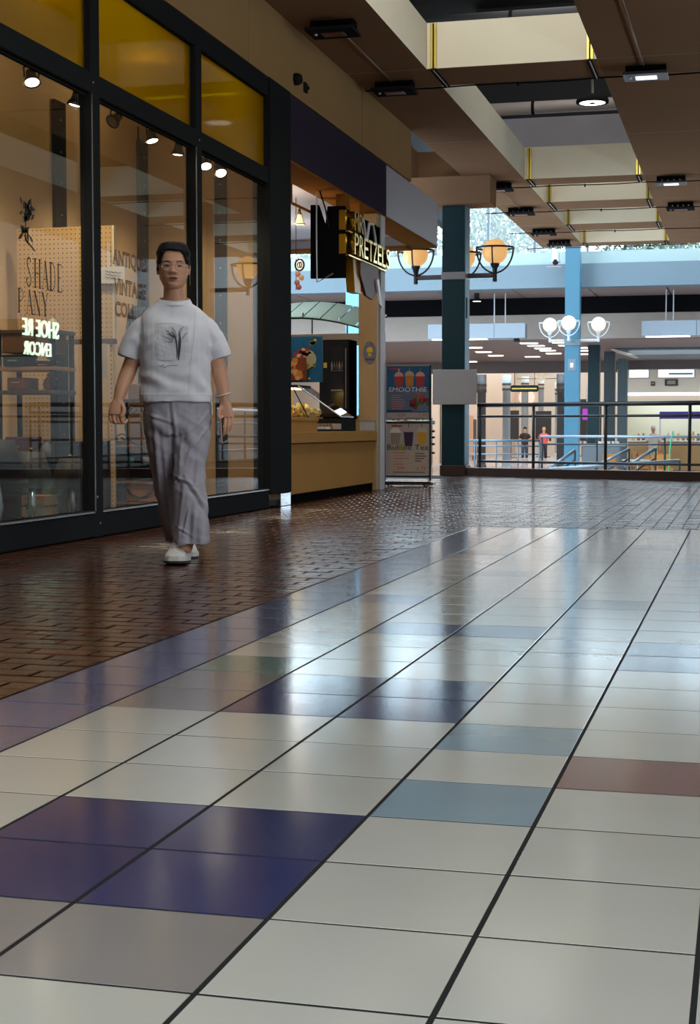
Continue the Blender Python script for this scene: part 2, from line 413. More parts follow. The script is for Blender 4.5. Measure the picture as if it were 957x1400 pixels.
# ---------------------------------------------------------------- lamp shop front, plane X = -4
front = bpy.data.objects.new('trim_1', None); C.objects.link(front); tag(front, 'black metal framing of the lamp shop front', kind='structure')
def fr(name, *b, m=black, bev=0.006): return MB().bbox(*b, bev).build(name, m, front)
for y0, y1 in ((6.95, 7.1), (8.97, 9.10), (10.86, 10.985)): fr('mullion', -4.085, -4.0, y0, y1, 0.0, 3.71)
fr('corner_post', -4.15, -3.985, 12.66, 13.27, 0.12, 3.71); fr('post_foot', -4.10, -3.99, 12.95, 13.26, 0.0, 0.12, m=chrome)
for a, b in ((7.1, 8.97), (9.10, 10.86), (10.985, 12.66)):
    fr('kickplate', -4.07, -4.005, a, b, 0.004, 0.155); fr('transom_bar', -4.09, -4.002, a, b, 2.80, 2.935); fr('head_bar', -4.09, -4.002, a, b, 3.545, 3.71)
    fr('bottom_bead', -4.045, -4.0, a, b, 0.156, 0.168, m=steel, bev=0.002)
for k, (a, b) in enumerate(((7.1, 8.97), (9.10, 10.86), (10.985, 12.66))):
    w = bpy.data.objects.new('window_%d' % (k + 1), None); C.objects.link(w); tag(w, 'shop window bay with tall clear pane and yellow transom pane', kind='structure')
    MB().box(-4.056, -4.048, a, b, 0.15, 2.81).build('pane', m_glass, w)
    MB().box(-4.056, -4.048, a, b, 2.93, 3.55).build('transom_pane', m_yglass, w)
    for zz in (0.168, 2.792):
        MB().box(-4.047, -4.035, a, b, zz - .006, zz + .006).build('gasket', black, w)
for y0 in (9.10, 10.985):      # bright edges of the mullions
    MB().box(-4.004, -3.998, y0 - 0.128, y0 - 0.122, 0.17, 2.8).build('edge_strip', steel, front)
for (yy, zz) in ((8.99, 2.87), (9.04, .09), (10.92, 2.86), (12.72, 2.86), (9.0, .26)):
    MB().lathe([(0.0, .004), (0.007, .003), (0.008, 0)], (-3.998, yy, zz), 8, axis='x').build('screw', steel, front)
# bulkhead above the shops
bulk = bpy.data.objects.new('wall_left', None); C.objects.link(bulk); tag(bulk, 'brown bulkhead wall above the shop fronts', kind='structure')
for a, b in ((2.0, 12.1), (12.108, 15.95), (15.958, 17.7), (17.708, 18.42)):
    MB().box(-4.25, -4.0 if a < 15.9 else -3.997, a, b, 3.712, ZC - 0.003).build('bulkhead_panel', m_bulk, bulk)
MB().box(-5.6, -4.25, 18.3, 18.42, 3.712, ZC).build('bulkhead_panel', m_bulk, bulk)
MB().box(-4.3, -4.01, 2.0, 6.95, 0.0, 3.712).build('pier', black_matt, bulk)
# shop interior shell
sh = struct('wall_shop_back', MB().box(-5.43, -5.35, 6.0, 13.2, 0.0, 3.9), m_tan, 'tan back wall of the lamp shop display window')
sh2 = struct('wall_shop_end', MB().box(-5.43, -4.15, 13.2, 13.28, 0.0, 3.7), m_tan, 'tan end wall of the lamp shop display window')
struct('ceiling_shop', MB().box(-5.35, -4.1, 6.05, 13.2, 3.72, 3.78), mat('shop_ceiling', S(170, 136, 84), 0.7))
struct('floor_shop', MB().box(-5.35, -4.09, 6.05, 13.2, 0.0, 0.05), mat('display_floor', S(28, 22, 18), 0.6))
struct('wall_shop_near', MB().box(-5.35, -4.1, 5.95, 6.05, 0, 3.72), m_tan)
for y0, y1, xx in ((11.22, 11.42, 0), (12.96, 13.16, 0)):
    MB().bbox(-5.35, -5.315, y0, y1, 0.05, 3.3, .004).build('upright', black, sh)
    for q in range(12): MB().lathe([(0, .003), (.006, .002), (.007, 0)], (-5.314, (y0 + y1) / 2, 0.4 + q * .25), 6, axis='x').build('screw', steel, sh)
MB().bbox(-4.68, -4.57, 13.165, 13.2, 0.05, 3.3, .004).build('upright', black, sh2)
for q in range(12): MB().lathe([(0, -.003), (.006, -.002), (.007, 0)], (-4.625, 13.164, 0.4 + q * .25), 6, axis='y').build('screw', steel, sh2)

# ---------------------------------------------------------------- pretzel kiosk shell (open corner unit)
fas = bpy.data.objects.new('trim_2', None); C.objects.link(fas); tag(fas, 'sign fascia above the kiosk opening', kind='structure')
for a, b, m in ((13.275, 15.6, m_purple), (15.604, 17.1, m_purple), (17.104, 20.1, m_greyfascia)):
    MB().bbox(-4.34, -4.0, a, b, 3.12, 3.70, .004).build('fascia_panel', m, fas)
MB().bbox(-4.34, -4.0, 13.275, 20.1, 3.095, 3.118, .003).build('fascia_soffit', m_wood, fas)
MB().bbox(-9.4, -4.34, 19.75, 20.1, 3.095, 3.70, .004).build('fascia_return', m_greyfascia, fas)
MB().bbox(-9.4, -4.34, 19.72, 20.1, 3.07, 3.094, .003).build('fascia_soffit', m_wood, fas)
struct('ceiling_kiosk', MB().box(-9.4, -4.342, 13.29, 19.748, 3.20, 3.26), m_kceil, 'pale ceiling inside the kiosk')
kw = MB().box(-9.5, -9.4, 13.29, 20.1, 0, 3.2); kw.box(-9.4, -5.44, 13.21, 13.285, 0, 3.7)
struct('wall_kiosk', kw, mat('kiosk_wall', S(190, 180, 170), 0.6), 'side walls of the kiosk')
pil = bpy.data.objects.new('trim_3', None); C.objects.link(pil); tag(pil, 'tan pier at the end of the kiosk counter', kind='structure')
MB().bbox(-4.21, -4.0, 16.64, 16.98, 0.0, 3.09, .005).build('pier', mat('pier_tan', S(176, 146, 104), 0.5, var=.04), pil)
MB().bbox(-4.0, -3.985, 16.78, 16.98, 0.0, 3.09, .003).build('pier_lit_edge', mat('pier_lit_edge', S(205, 204, 210), 0.5), pil)  # daylight on this side of the pier put into a pale colour
MB().bbox(-4.18, -3.985, 16.615, 16.64, 2.22, 2.62, .003).build('red_plate', mat('dark_red', S(96, 18, 22), 0.5), pil)
# counter
ct = thing('kiosk_counter', 'long tan service counter with dark toe kick under the black bracket sign', 'counter', (-4.2, 15.0, 0))
wpart(ct, 'front_panel', MB().bbox(-4.12, -4.03, 13.29, 15.15, 0.085, 0.555, .004), m_counter)
wpart(ct, 'front_panel', MB().bbox(-4.12, -4.03, 15.156, 16.635, 0.085, 0.555, .004), m_counter)
wpart(ct, 'toe_kick', MB().box(-4.12, -4.05, 13.29, 16.635, 0.0, 0.085), black_matt)
wpart(ct, 'counter_edge', MB().bbox(-4.75, -3.99, 13.29, 16.637, 0.557, 0.665, .006), m_counter)

# ---------------------------------------------------------------- edge of the walkway: curb and drop to the lower hall
m_curb = mat('curb_brown', S(58, 36, 28), 0.5, var=.1)
m_pale = mat('curb_cap', S(210, 190, 180), 0.5)
cb = MB()
cb.poly([(-3.95, 22.0, 0), (4.0, 18.7, 0), (4.06, 18.85, 0), (-3.9, 22.16, 0)], (0, 0, 0.115))
struct('trim_4', cb, m_curb, 'dark brown kerb under the black railing')
cb = MB(); cb.poly([(-3.93, 22.05, 0.115), (4.02, 18.75, 0.115), (4.06, 18.85, 0.115), (-3.9, 22.16, 0.115)], (0, 0, 0.006))
struct('trim_5', cb, m_pale, 'pale edge along the kerb top')
struct('wall_drop', MB().box(-9.5, 2.9, 22.2, 22.3, -1.2, -0.02), m_pale)

# ---------------------------------------------------------------- lower hall
ZL = -0.95
m_hallfloor = mat('hall_floor', S(176, 172, 176), 0.12, var=.06, vscale=1.0, rvar=.08)
struct('floor_lower', MB().box(-30, 14, 22.3, 98, ZL - .2, ZL), m_hallfloor, 'pale polished floor of the lower hall')
struct('floor_landing', MB().box(-5.4, 2.8, 29.3, 33.5, ZL, -0.52), mat('landing_grey', S(150, 146, 150), .35, var=.05), 'raised landing of the lower hall stair')
# light blue beam and mint sill in front of the clerestory
b1 = MB().box(-24, 1.6, 39.75, 40.25, 4.33, 4.93); struct('trim_6', b1, m_blue_beam, 'light blue beam below the clerestory')
b2 = MB().box(-24, 1.6, 40.0, 40.6, 4.932, 5.27); struct('trim_7', b2, m_mint, 'pale sill under the clerestory glass')
cl = bpy.data.objects.new('window_4', None); C.objects.link(cl); tag(cl, 'clerestory glazing with grey mullions and trees outside', kind='structure')
m_mull = mat('mullion_grey', S(110, 120, 130), .4)
xs = [-14.4, -12.9, -11.3, -9.75, -8.2, -6.75, -5.5, -4.1, -2.95, -1.75, -0.5, 0.7, 2.0]
for i, xx in enumerate(xs):
    MB().bbox(xx - .035, xx + .035, 40.92, 41.02, 5.27, 8.2, .004).build('mullion', m_mull, cl)
    if i: MB().box(xs[i - 1] + .036, xx - .036, 40.965, 40.975, 5.32, 8.14).build('pane', m_cglass, cl)
MB().bbox(-14.5, 2.1, 40.90, 41.04, 5.272, 5.32, .004).build('sill_bar', m_mull, cl)
MB().bbox(-14.5, 2.1, 40.90, 41.04, 8.14, 8.22, .004).build('head_bar', m_mull, cl)
struct('wall_far', MB().box(-24, -14.45, 40.8, 41.1, 5.2, 8.2), mat('far_wall', S(190, 196, 200), .6))
# soffit, black band, beige wall and hall ceiling
m_hallceil = mat('hall_ceiling', S(150, 128, 120), .6, var=.05, vscale=.6)
cf = struct('ceiling_hall', MB().box(-24, 2.5, 43.1, 57.0, 3.17, 3.25), m_hallceil, 'brown panelled ceiling of the lower hall')
sf = struct('ceiling_soffit', MB().box(-24, 2.5, 40.26, 42.8, 4.405, 4.45), black_matt, 'brown soffit panels behind the blue beam')
for i in range(10):
    MB().box(-18 + i * 2.0 + .02, -16 + i * 2.0 - .02, 40.26, 42.8, 4.34, 4.40).build('soffit_panel', m_hallceil, sf)
struct('trim_8', MB().box(-24, 2.5, 42.8, 42.95, 3.88, 4.45), black_matt, 'black band above the beige wall')
struct('wall_beige', MB().box(-24, 2.5, 42.95, 43.1, 3.19, 4.45), mat('beige_wall', S(196, 180, 166), .6, var=.03), 'beige wall band of the lower hall')
m_lintel = mat('lintel', S(120, 110, 108), .6); m_beige = mat('hall_beige', S(206, 186, 166), .6, var=.04, vscale=.5)
struct('wall_hall_1', MB().box(-24, -4.6, 57.0, 57.4, 2.76, 3.17), m_lintel)
struct('wall_hall_2', MB().box(-4.6, 8, 57.0, 57.4, 2.85, 3.17), m_lintel)
struct('wall_hall_3', MB().box(-14.2, -13.9, 43, 95, ZL, 6), m_beige)
struct('wall_hall_4', MB().box(-14.0, 10.0, 95, 95.3, ZL, 4.6), mat('end_wall', S(214, 204, 190), .6))
struct('wall_hall_5', MB().box(-4.6, 8.0, 60.0, 60.3, 1.75, 3.17), m_beige)
struct('wall_hall_6', MB().box(-4.6, 8.0, 63.0, 63.3, ZL, 3.17), mat('food_back', S(206, 212, 200), .6))
struct('wall_hall_7', MB().box(-4.8, -4.6, 60.0, 95, ZL, 4.0), m_beige)
struct('wall_hall_8', MB().box(-24, 12, 57.4, 63.4, 3.9, 4.0), m_lintel)
struct('far_sky_cover', MB().box(-24, 10, 63.45, 95.3, 6.4, 6.6), m_lintel, 'unseen roof added to keep sky light off the far hall')  # added out of view so the sky does not wash out the hall
# unseen slats added over the atrium to cut down the sky light
rb = bpy.data.objects.new('atrium_sky_slats', None); C.objects.link(rb); tag(rb, 'unseen white slats added to cut the sky light over the atrium', kind='structure')
for q in range(8): MB().box(-24, 10.5, 31.2 + q * 1.25, 32.05 + q * 1.25, 9.05, 9.25).build('sky_slat', white_paint, rb)
w5 = bpy.data.objects.new('window_5', None); C.objects.link(w5); tag(w5, 'unseen window frame added around the side fill light', kind='structure')  # frame made up around the side fill light, out of view
for q in range(8): MB().bbox(10.32, 10.46, -4.1 + q * 2.0, -4.0 + q * 2.0, 3.0, 6.4, .005).build('mullion', m_mull, w5)
for zz in (2.92, 6.4): MB().bbox(10.32, 10.46, -4.2, 10.2, zz, zz + .08, .005).build('window_rail', m_mull, w5)
for q in range(7): MB().box(10.38, 10.39, -4.0 + q * 2.0, -2.1 + q * 2.0, 3.0, 6.4).build('pane', m_cglass, w5)
# outer walls of the atrium so that daylight arrives from above
aw = MB(); aw.box(10.5, 10.8, -8, 60, ZL, 9.0); aw.box(-6, 10.8, -8.3, -8, -0.3, 9.0); aw.box(-24.3, -24, 13, 60, ZL, 9.0)
struct('wall_right', aw, mat('atrium_wall', S(84, 80, 76), .7), 'outer walls of the atrium')

# ================================================================ CEILING FITTINGS
m_led = mat('led_panel', (0.9, 0.92, 0.95), .4, emit=1.6, emit_col=(0.9, 0.93, 1.0))
m_leddim = mat('panel_dim', S(150, 150, 156), .25)
m_warm = mat('lamp_warm', (1, .9, .7), .4, emit=9.0, emit_col=(1.0, .82, .55))
m_white_lamp = mat('lamp_white', (1, 1, 1), .4, emit=4.0, emit_col=(1.0, .97, .92))
def tray(loc, label, lit):
    t = thing('ceiling_light', label, 'ceiling light', loc, 0, 'flat ceiling light trays')
    part(t, 'housing', MB().bbox(-.22, .22, -.17, .17, -.115, -.085, .004), mat('tray_grey', S(70, 72, 80), .35, .3) if lit else black)
    part(t, 'diffuser', MB().bbox(-.10, .11, -.06, .08, -.121, -.114, .002), m_led if lit else mat('tray_red', S(110, 40, 30), .3))
    d = MB()
    for q in range(5): d.bbox(-.20 + q * .085, -.14 + q * .085, -.06, .10, -.085, -.03, .006)
    part(t, 'driver_block', d, black_matt)
    part(t, 'mounting_plate', MB().bbox(-.2, .2, -.05, .09, -.03, -.002, .003), black_matt)
    part(t, 'clip', MB().lathe([(.012, -.13), (.016, -.122), (.016, -.115)], (-.15, -.03, 0), 8), steel)
    return t
for (x, y, lit, lab) in ((-3.61, 13.33, False, 'black flat ceiling light tray fed by a conduit, above the lamp shop corner post'),
                        (-3.61, 15.80, False, 'black flat ceiling light tray with reddish lens beside the bright cream coffer'),
                        (-1.01, 15.75, True, 'grey ceiling light tray with a glowing white lens'),
                        (-3.60, 22.62, False, 'dark ceiling light tray above the purple kiosk fascia end'),
                        (-1.08, 22.66, True, 'half hidden grey ceiling light tray past the round pendant'),
                        (-3.63, 25.25, False, 'dark ceiling light tray hung beside the clerestory corner'),
                        (-1.05, 25.3, False, 'small far ceiling light tray on the central beam'),
                        (-3.52, 29.75, False, 'last dark ceiling light tray, above the white camera'),
                        (-3.60, 28.0, False, 'dark ceiling light tray on the beam between two far coffers')):
    tray((x, y, ZC), lab, lit)
# conduits feeding the trays
def conduit(pts, r, m, label):
    o = MB().tube(pts, r, 8).build('conduit', m, loc=pts[0], smooth=True); return tag(o, label, 'conduit', 'ceiling conduits')
conduit([(-3.60, 13.5, 4.30), (-3.60, 15.62, 4.30)], .009, mat('conduit', S(150, 126, 104), .4, .3), 'thin metal conduit running between two black ceiling trays')
conduit([(-1.05, 13.0, 4.30), (-1.02, 15.6, 4.30)], .009, MATS['conduit'], 'thin metal conduit leading to the glowing ceiling tray')
conduit([(-3.62, 22.8, 4.30), (-3.63, 25.1, 4.30)], .008, MATS['conduit'], 'short far conduit between two trays near the clerestory')
for y, lab in ((16.10, 'thin dark cable across the first dark beam'), (23.02, 'thin dark cable across the beam past the round pendant'), (25.68, 'thin dark cable across the third beam'), (28.45, 'thin dark cable across the fourth beam'), (30.9, 'thin dark cable along the last beam')):
    mbx = MB(); pts = [(-4.3 + q * .35, y, 4.312 + .006 * math.sin(q * 1.7)) for q in range(20)]
    mbx.tube(pts, .008, 6); c = tag(mbx.build('cable', black_matt, loc=pts[0]), lab, 'cable', 'ceiling cables')
    MB().tube([(-.0 + 1.95, 0, -.03), (1.95, 0, .012)], .012, 6).build('cable_clip', black_matt, c)
# gold corner trims of the coffers
for i, (a, b) in enumerate(cross[2:]):
    nm = ['first bright coffer', 'coffer with the round pendant', 'first short coffer', 'dark short coffer', 'last short coffer'][i]
    for s, xx in (('left', -3.10), ('right', -1.53)):
        t = thing('coffer_trim', 'gold edged corner strip at the %s of the %s' % ('shop side' if s == 'left' else 'central beam side', nm), 'trim', (xx, a, ZC), 0, 'gold corner strips of the coffers')
        part(t, 'upright', MB().bbox(-.03, -.005, -.02, -.002, .0, .45, .002), gold_trim)
        part(t, 'upright', MB().bbox(.008, .035, -.02, -.002, .0, .45, .002), gold_trim)
        part(t, 'upright_core', MB().box(-.005, .008, -.01, -.002, .0, .45), black_matt)
        part(t, 'beam_strap', MB().bbox(-.035, .02, -.01, b - a + .01, -.016, -.001, .002), black)
        part(t, 'strap_edge', MB().box(-.005, .008, -.0, b - a, -.019, -.016), mat('strap_white', S(200, 180, 160), .4))
# round pendant in the open coffer, duct behind
t = thing('pendant_lamp', 'round black pendant with a glowing ring disc inside the open coffer', 'pendant lamp', (-1.76, 18.0, 4.46))
part(t, 'disc', MB().lathe([(.0, .0), (.15, .0), (.15, .004), (0, .004)], k=28), m_white_lamp)
part(t, 'rim', MB().lathe([(.15, -.003), (.185, -.003), (.19, .02), (.17, .07), (.06, .1), (.04, .1), (.15, .01)], k=28, cap=False), black, True)
part(t, 'hub', MB().lathe([(.0, -.012), (.03, -.01), (.034, -.001)], k=14), black)
part(t, 'stem', MB().tube([(0, 0, .09), (-.04, 0, 1.3), (-.05, 0, 2.54)], .016, 8), steel)
for y, z, r_, lab in ((20.6, 4.98, .085, 'round grey duct pipe crossing above the open coffer'), (18.6, 5.62, .12, 'large dark duct in the void above the open coffer')):
    mbx = MB(); mbx.tube([(-4.6, y, z), (0.3, y, z)], r_, 16); o = mbx.build('duct_pipe', mat('duct', S(150, 140, 136), .5) if r_ < .1 else m_plen, loc=(-4.6, y, z), smooth=True)
    tag(o, lab, 'duct')
    for q in range(4): MB().lathe([(r_ + .008, -.02), (r_ + .008, .02)], (.6 + q * 1.2, 0, 0), 16, axis='x').build('collar', black_matt, o)
t = thing('wall_sensor', 'small black detector with bracket on the brown bulkhead', 'sensor', (-4.0, 13.44, 3.86))
part(t, 'body', MB().lathe([(.0, .07), (.04, .065), (.055, .03), (.055, 0)], k=14, axis='x'), black, True)
part(t, 'bracket', MB().bbox(0, .02, .28, .37, -.05, .04, .004), black)
part(t, 'eye', MB().ball((.03, .33, -.01), .018, 10, 8), black, True)

# ================================================================ LAMP SHOP WINDOW
# track spotlights
rail = tag(MB().bbox(-4.47, -4.43, 7.2, 13.0, 3.04, 3.07, .003).build('light_track', black, loc=(-4.45, 10, 3.055)), 'black ceiling track carrying the shop spotlights', 'track')
MB().tube([(0, 0, .01), (0, 0, .66)], .008, 6).build('drop_rod', black, rail)
m_spot = mat('spot_glow', (1, .9, .7), .4, emit=14.0, emit_col=(1.0, .86, .62))
def spotlight(y, tilt, turn, on, lab):
    t = thing('spotlight', lab, 'spotlight', (-4.45, y, 3.04), turn, 'track spotlights of the lamp shop')
    ax = Vector((math.sin(tilt), 0, -math.cos(tilt))); c0 = Vector((0, 0, -.10))
    can = MB(); u = ax.orthogonal().normalized(); v = ax.cross(u)
    def ring(d, r): return [(c0 + ax * d + (u * math.cos(a) + v * math.sin(a)) * r)[:] for a in [2 * math.pi * q / 16 for q in range(16)]]
    can.rings([ring(-.05, .022), ring(-.045, .03), ring(.0, .035), ring(.03, .052), ring(.045, .055), ring(.045, .047), ring(.035, .046)])
    part(t, 'can', can, black, True)
    part(t, 'bulb_face', MB().rings([ring(.038, .046), ring(.044, .03), ring(.046, .004)]), m_spot if on else mat('bulb_off', S(90, 80, 66), .3), True)
    y2 = MB(); y2.tube([(0, -.045, -.10), (0, -.05, -.04), (0, 0, -.02), (0, .05, -.04), (0, .045, -.10)], .006, 6); part(t, 'yoke', y2, black)
    part(t, 'adapter', MB().bbox(-.018, .018, -.04, .04, -.03, .0, .003), black)
    return t
for y, ti, tu, on, lab in ((9.05, .5, -.9, True, 'lit shop spotlight tilted outward, on the track above the SHADE lettering'), (9.72, -.25, .2, True, 'shop spotlight seen edge-on beside the first mullion'),
                           (10.40, -.9, 1.2, False, 'unlit shop spotlight just past the first mullion'), (11.08, .35, -.4, True, 'lit shop spotlight above the vintage lettering'),
                           (11.66, -.1, .0, True, 'shop spotlight aimed straight down beside the second mullion'), (12.30, .6, -1.0, True, 'lit shop spotlight half behind the second mullion'),
                           (12.68, .75, -1.0, True, 'bright round shop spotlight facing the walkway near the end wall')):
    spotlight(y, ti, tu, on, lab)
for y in (8.2, 9.6, 11.2, 12.3):
    d = bpy.data.lights.new('shop_spot', 'SPOT'); d.energy = 74; d.color = (1.0, .84, .62); d.spot_size = R(115); d.spot_blend = .8; d.shadow_soft_size = .05
    o = bpy.data.objects.new('shop_spot', d); C.objects.link(o); o.location = (-4.40, y, 2.90)
    o.rotation_euler = (Vector((-4.85, y + .35, 0.9)) - Vector(o.location)).to_track_quat('-Z', 'Y').to_euler()
for yy in (8.1, 9.9, 11.8):
    d = bpy.data.lights.new('shop_dome', 'POINT'); d.energy = 5.5; d.color = (1.0, .82, .45); d.shadow_soft_size = .08
    o = bpy.data.objects.new('shop_dome', d); C.objects.link(o); o.location = (-4.75, yy, 3.55)
dome = thing('dome_light', 'round recessed dome light glowing behind the yellow transom pane', 'ceiling light', (-4.45, 9.24, 3.66))
part(dome, 'lens', MB().lathe([(0, -.06), (.05, -.05), (.08, -.02), (.085, 0)], k=18), m_spot, True); part(dome, 'rim', MB().lathe([(.085, -.01), (.10, -.012), (.105, .055), (.08, .055)], k=18), black)
# pegboard panel
m_peg = dots_mat('pegboard', S(206, 170, 116), S(96, 70, 44), .034, .0052)
pg = thing('pegboard_display', 'tan perforated pegboard panel standing in the lamp shop window', 'pegboard', (-4.9, 10.3, .0))
part(pg, 'board', MB().bbox(-.30, .46, -.0, .03, 1.345, 2.16, .003), m_peg)
part(pg, 'board', MB().bbox(-.30, -.02, -.0, .03, .60, 1.20, .003), m_peg)
part(pg, 'lit_edge', MB().bbox(.46, .472, -.005, .035, 1.345, 2.16, .002), mat('peg_lit_edge', S(240, 225, 195), .5))  # lit side of the board painted as a paler strip
part(pg, 'lower_rail', MB().bbox(-.30, .47, -.02, .05, 1.31, 1.345, .003), mat('dark_wood', S(82, 56, 34), .5, var=.2, vscale=6))
part(pg, 'post', MB().bbox(.43, .46, .0, .03, .05, 1.31, .003), m_peg)
part(pg, 'post', MB().bbox(-.08, -.05, .03, .06, .60, 2.1, .003), black)
# drawer unit + shelves behind
m_dw = MATS['dark_wood']; m_lw = mat('light_wood', S(176, 128, 74), .5, var=.15, vscale=6)
un = thing('shelf_unit', 'dark shelf unit with wooden ledges behind the lamp shop glass', 'shelf', (-4.72, 9.55, 0.05))
part(un, 'upright_post', MB().bbox(-.24, -.21, -.05, -.02, 0, 1.32, .003), black); part(un, 'upright_post', MB().bbox(.16, .19, -.05, -.02, 0, 1.32, .003), black)
part(un, 'upright_post', MB().bbox(-.24, -.21, .25, .28, 0, 1.32, .003), black); part(un, 'upright_post', MB().bbox(.16, .19, .25, .28, 0, 1.32, .003), black)
for z, m in ((1.29, m_dw), (1.04, m_lw), (.88, m_dw), (.42, black), (.16, black)):
    part(un, 'shelf_board', MB().bbox(-.245, .195, -.06, .29, z, z + .026, .003), m)
part(un, 'drawer_box', MB().bbox(-.2, .15, -.04, .24, 1.16, 1.29, .004), mat('drawer', S(112, 80, 50), .5, var=.15))
bx_items = [
    ('metal_toolbox', 'black metal case on the shelf under the mirrored sign reflection', 'case', (-4.82, 9.58, 1.118), (.16, .2, .06), black, True),
    ('storage_tin', 'second dark tin standing on the wooden shelf by the mullion', 'tin', (-4.64, 9.65, 1.118), (.11, .16, .02), mat('tin', S(60, 52, 46), .3, .5), True),
    ('wooden_box', 'brown wooden box on the dark shelf above the railing reflection', 'box', (-4.82, 9.62, .958), (.15, .18, .085), mat('brown_box', S(120, 66, 28), .5, var=.2), False),
    ('red_box', 'dark red box low on the black shelf', 'box', (-4.83, 9.64, .498), (.18, .18, .12), mat('red_box', S(92, 22, 24), .5), True)]
for nm, lab, cat, loc, (w, d, h), m, lid in bx_items:
    t = thing(nm, lab, cat, loc); part(t, 'body', MB().bbox(-w / 2, w / 2, -d / 2, d / 2, 0, h, .006), m)
    if lid: part(t, 'lid', MB().bbox(-w / 2 - .004, w / 2 + .004, -d / 2 - .004, d / 2 + .004, h, h + .02, .004), m)
    part(t, 'handle', MB().tube([(-.03, -d / 2 - .004, h * .6), (-.03, -d / 2 - .022, h * .6), (.03, -d / 2 - .022, h * .6), (.03, -d / 2 - .004, h * .6)], .004, 6), steel)
def jug(loc, s, m, lab, nm='ceramic_jug', cat='jug'):
    t = thing(nm, lab, cat, loc)
    part(t, 'body', MB().lathe([(0, 0), (.05 * s, 0), (.072 * s, .03 * s), (.078 * s, .08 * s), (.06 * s, .13 * s), (.03 * s, .155 * s), (.026 * s, .185 * s), (.034 * s, .195 * s), (.02 * s, .19 * s)], k=18), m, True)
    part(t, 'handle', MB().tube([(.03 * s, 0, .18 * s), (.07 * s, 0, .17 * s), (.085 * s, 0, .13 * s), (.07 * s, 0, .10 * s)], .008 * s, 6), m, True)
    part(t, 'stopper', MB().lathe([(0, .21 * s), (.022 * s, .208 * s), (.022 * s, .19 * s)], k=12), m_lw, True)
jug((-4.64, 9.66, .958), .58, mat('amber_glaze', S(176, 104, 40), .3), 'amber glazed jug on the dark shelf beside the first mullion')
jug((-4.58, 9.60, 1.368), .5, mat('cream_glaze', S(206, 196, 164), .4), 'small cream jar on the top shelf', 'ceramic_jar', 'jar')
jug((-4.665, 9.66, .498), .62, mat('grey_glaze', S(130, 128, 120), .4), 'grey jug on the low black shelf', 'grey_jug', 'jug')
# lamp shades standing in the lower window
def shade_lamp(loc, h, rs, ms, mb_, lab):
    t = thing('table_lamp', lab, 'lamp', loc)
    part(t, 'base', MB().lathe([(0, 0), (.07, 0), (.07, .015), (.03, .03), (.018, .08), (.035, h * .3), (.02, h * .5), (.01, h * .62)], k=16), mb_, True)
    part(t, 'shade', MB().lathe([(rs, h * .55), (rs * .55, h), (rs * .53, h), (rs * .97, h * .55)], k=22), ms, True)
    part(t, 'finial', MB().ball((0, 0, h + .015), .014, 8, 6), gold, True)
shade_lamp((-4.36, 8.35, .05), .58, .19, mat('shade_dark', S(30, 28, 27), .6), steel, 'dark shaded table lamp on the floor of the shop window')
shade_lamp((-4.36, 8.80, .05), .50, .15, mat('shade_grey', S(66, 64, 60), .6), chrome, 'grey shaded table lamp with chrome base by the mullion')
shade_lamp((-4.30, 9.25, .05), .45, .14, mat('shade_smoke', S(46, 46, 44), .6), steel, 'smoky shaded table lamp past the first mullion')
bxo = thing('crate', 'amber wooden crate on the shop window floor beside the first mullion', 'crate', (-4.44, 9.08, .05))
for z in (.0, .075, .15): part(bxo, 'slat', MB().bbox(-.08, .08, -.1, .1, z, z + .062, .003), mat('amber_wood', S(150, 96, 36), .5, var=.2))
dt = thing('display_table', 'long low black cloth covered table along the back of the shop window', 'table', (-5.13, 9.8, .05))
part(dt, 'cloth', MB().bbox(-.15, .10, -2.8, 2.95, 0, .52, .015), mat('black_cloth', (.012, .012, .014), .8, spec=.2, var=.2)); part(dt, 'top', MB().bbox(-.16, .11, -2.82, 2.97, .52, .54, .004), black)
for q in range(9): part(dt, 'fold', MB().tube([(.10, -2.6 + q * .62, .0), (.103, -2.58 + q * .62, .51)], .018, 8), MATS['black_cloth'], True)
# wrought iron scroll rack
rk = thing('scroll_rack', 'black wrought iron rack with heart scrolls and glass shelves in the shop window', 'rack', (-4.52, 11.0, .05))
def scroll(cx, cz, s, flip=1, n=26, turns=1.35):
    return [(cx + flip * s * (1 - q / n * .8) * math.cos(q / n * turns * 2 * math.pi), -.03, cz + s * (1 - q / n * .8) * math.sin(q / n * turns * 2 * math.pi)) for q in range(n)]
for xx in (-.2, .2):
    for yy in (-.03, .2): part(rk, 'leg', MB().tube([(xx, yy, 0), (xx, yy, .86)], .012, 8), black)
for z in (.06, .22, .36, .50): part(rk, 'shelf_board', MB().bbox(-.21, .21, -.04, .21, z, z + .014, .003), m_lw if z != .36 else m_cglass)
part(rk, 'top_bar', MB().tube([(-.2, -.03, .86), (.2, -.03, .86)], .012, 8), black)
hrt = lambda f: [(f * (.005 + .11 * math.sin(a) ** 1 * (1.1 - .2 * a / math.pi)), -.03, .52 + .30 * (1 - math.cos(a)) / 2) for a in [math.pi * q / 14 for q in range(15)]]
for f in (-1, 1):
    part(rk, 'heart_scroll', MB().tube(hrt(f), .007, 6), black); part(rk, 'scroll', MB().tube(scroll(f * .05, .79, .04, f), .006, 6), black)
    part(rk, 'scroll', MB().tube(scroll(f * .15, .56, .05, -f), .006, 6), black)
part(rk, 'orange_panel', MB().bbox(-.13, .13, .02, .03, .08, .215, .002), mat('orange_panel', S(214, 132, 60), .5))
part(rk, 'cup_scroll', MB().tube([(-.13 + .26 * q / 12, -.02, .11 + .09 * abs(q / 6 - 1) ** 2) for q in range(13)], .008, 6), black)
part(rk, 'cup_scroll', MB().tube([(-.1 + .2 * q / 12, -.02, .10 + .05 * abs(q / 6 - 1) ** 2) for q in range(13)], .006, 6), black)
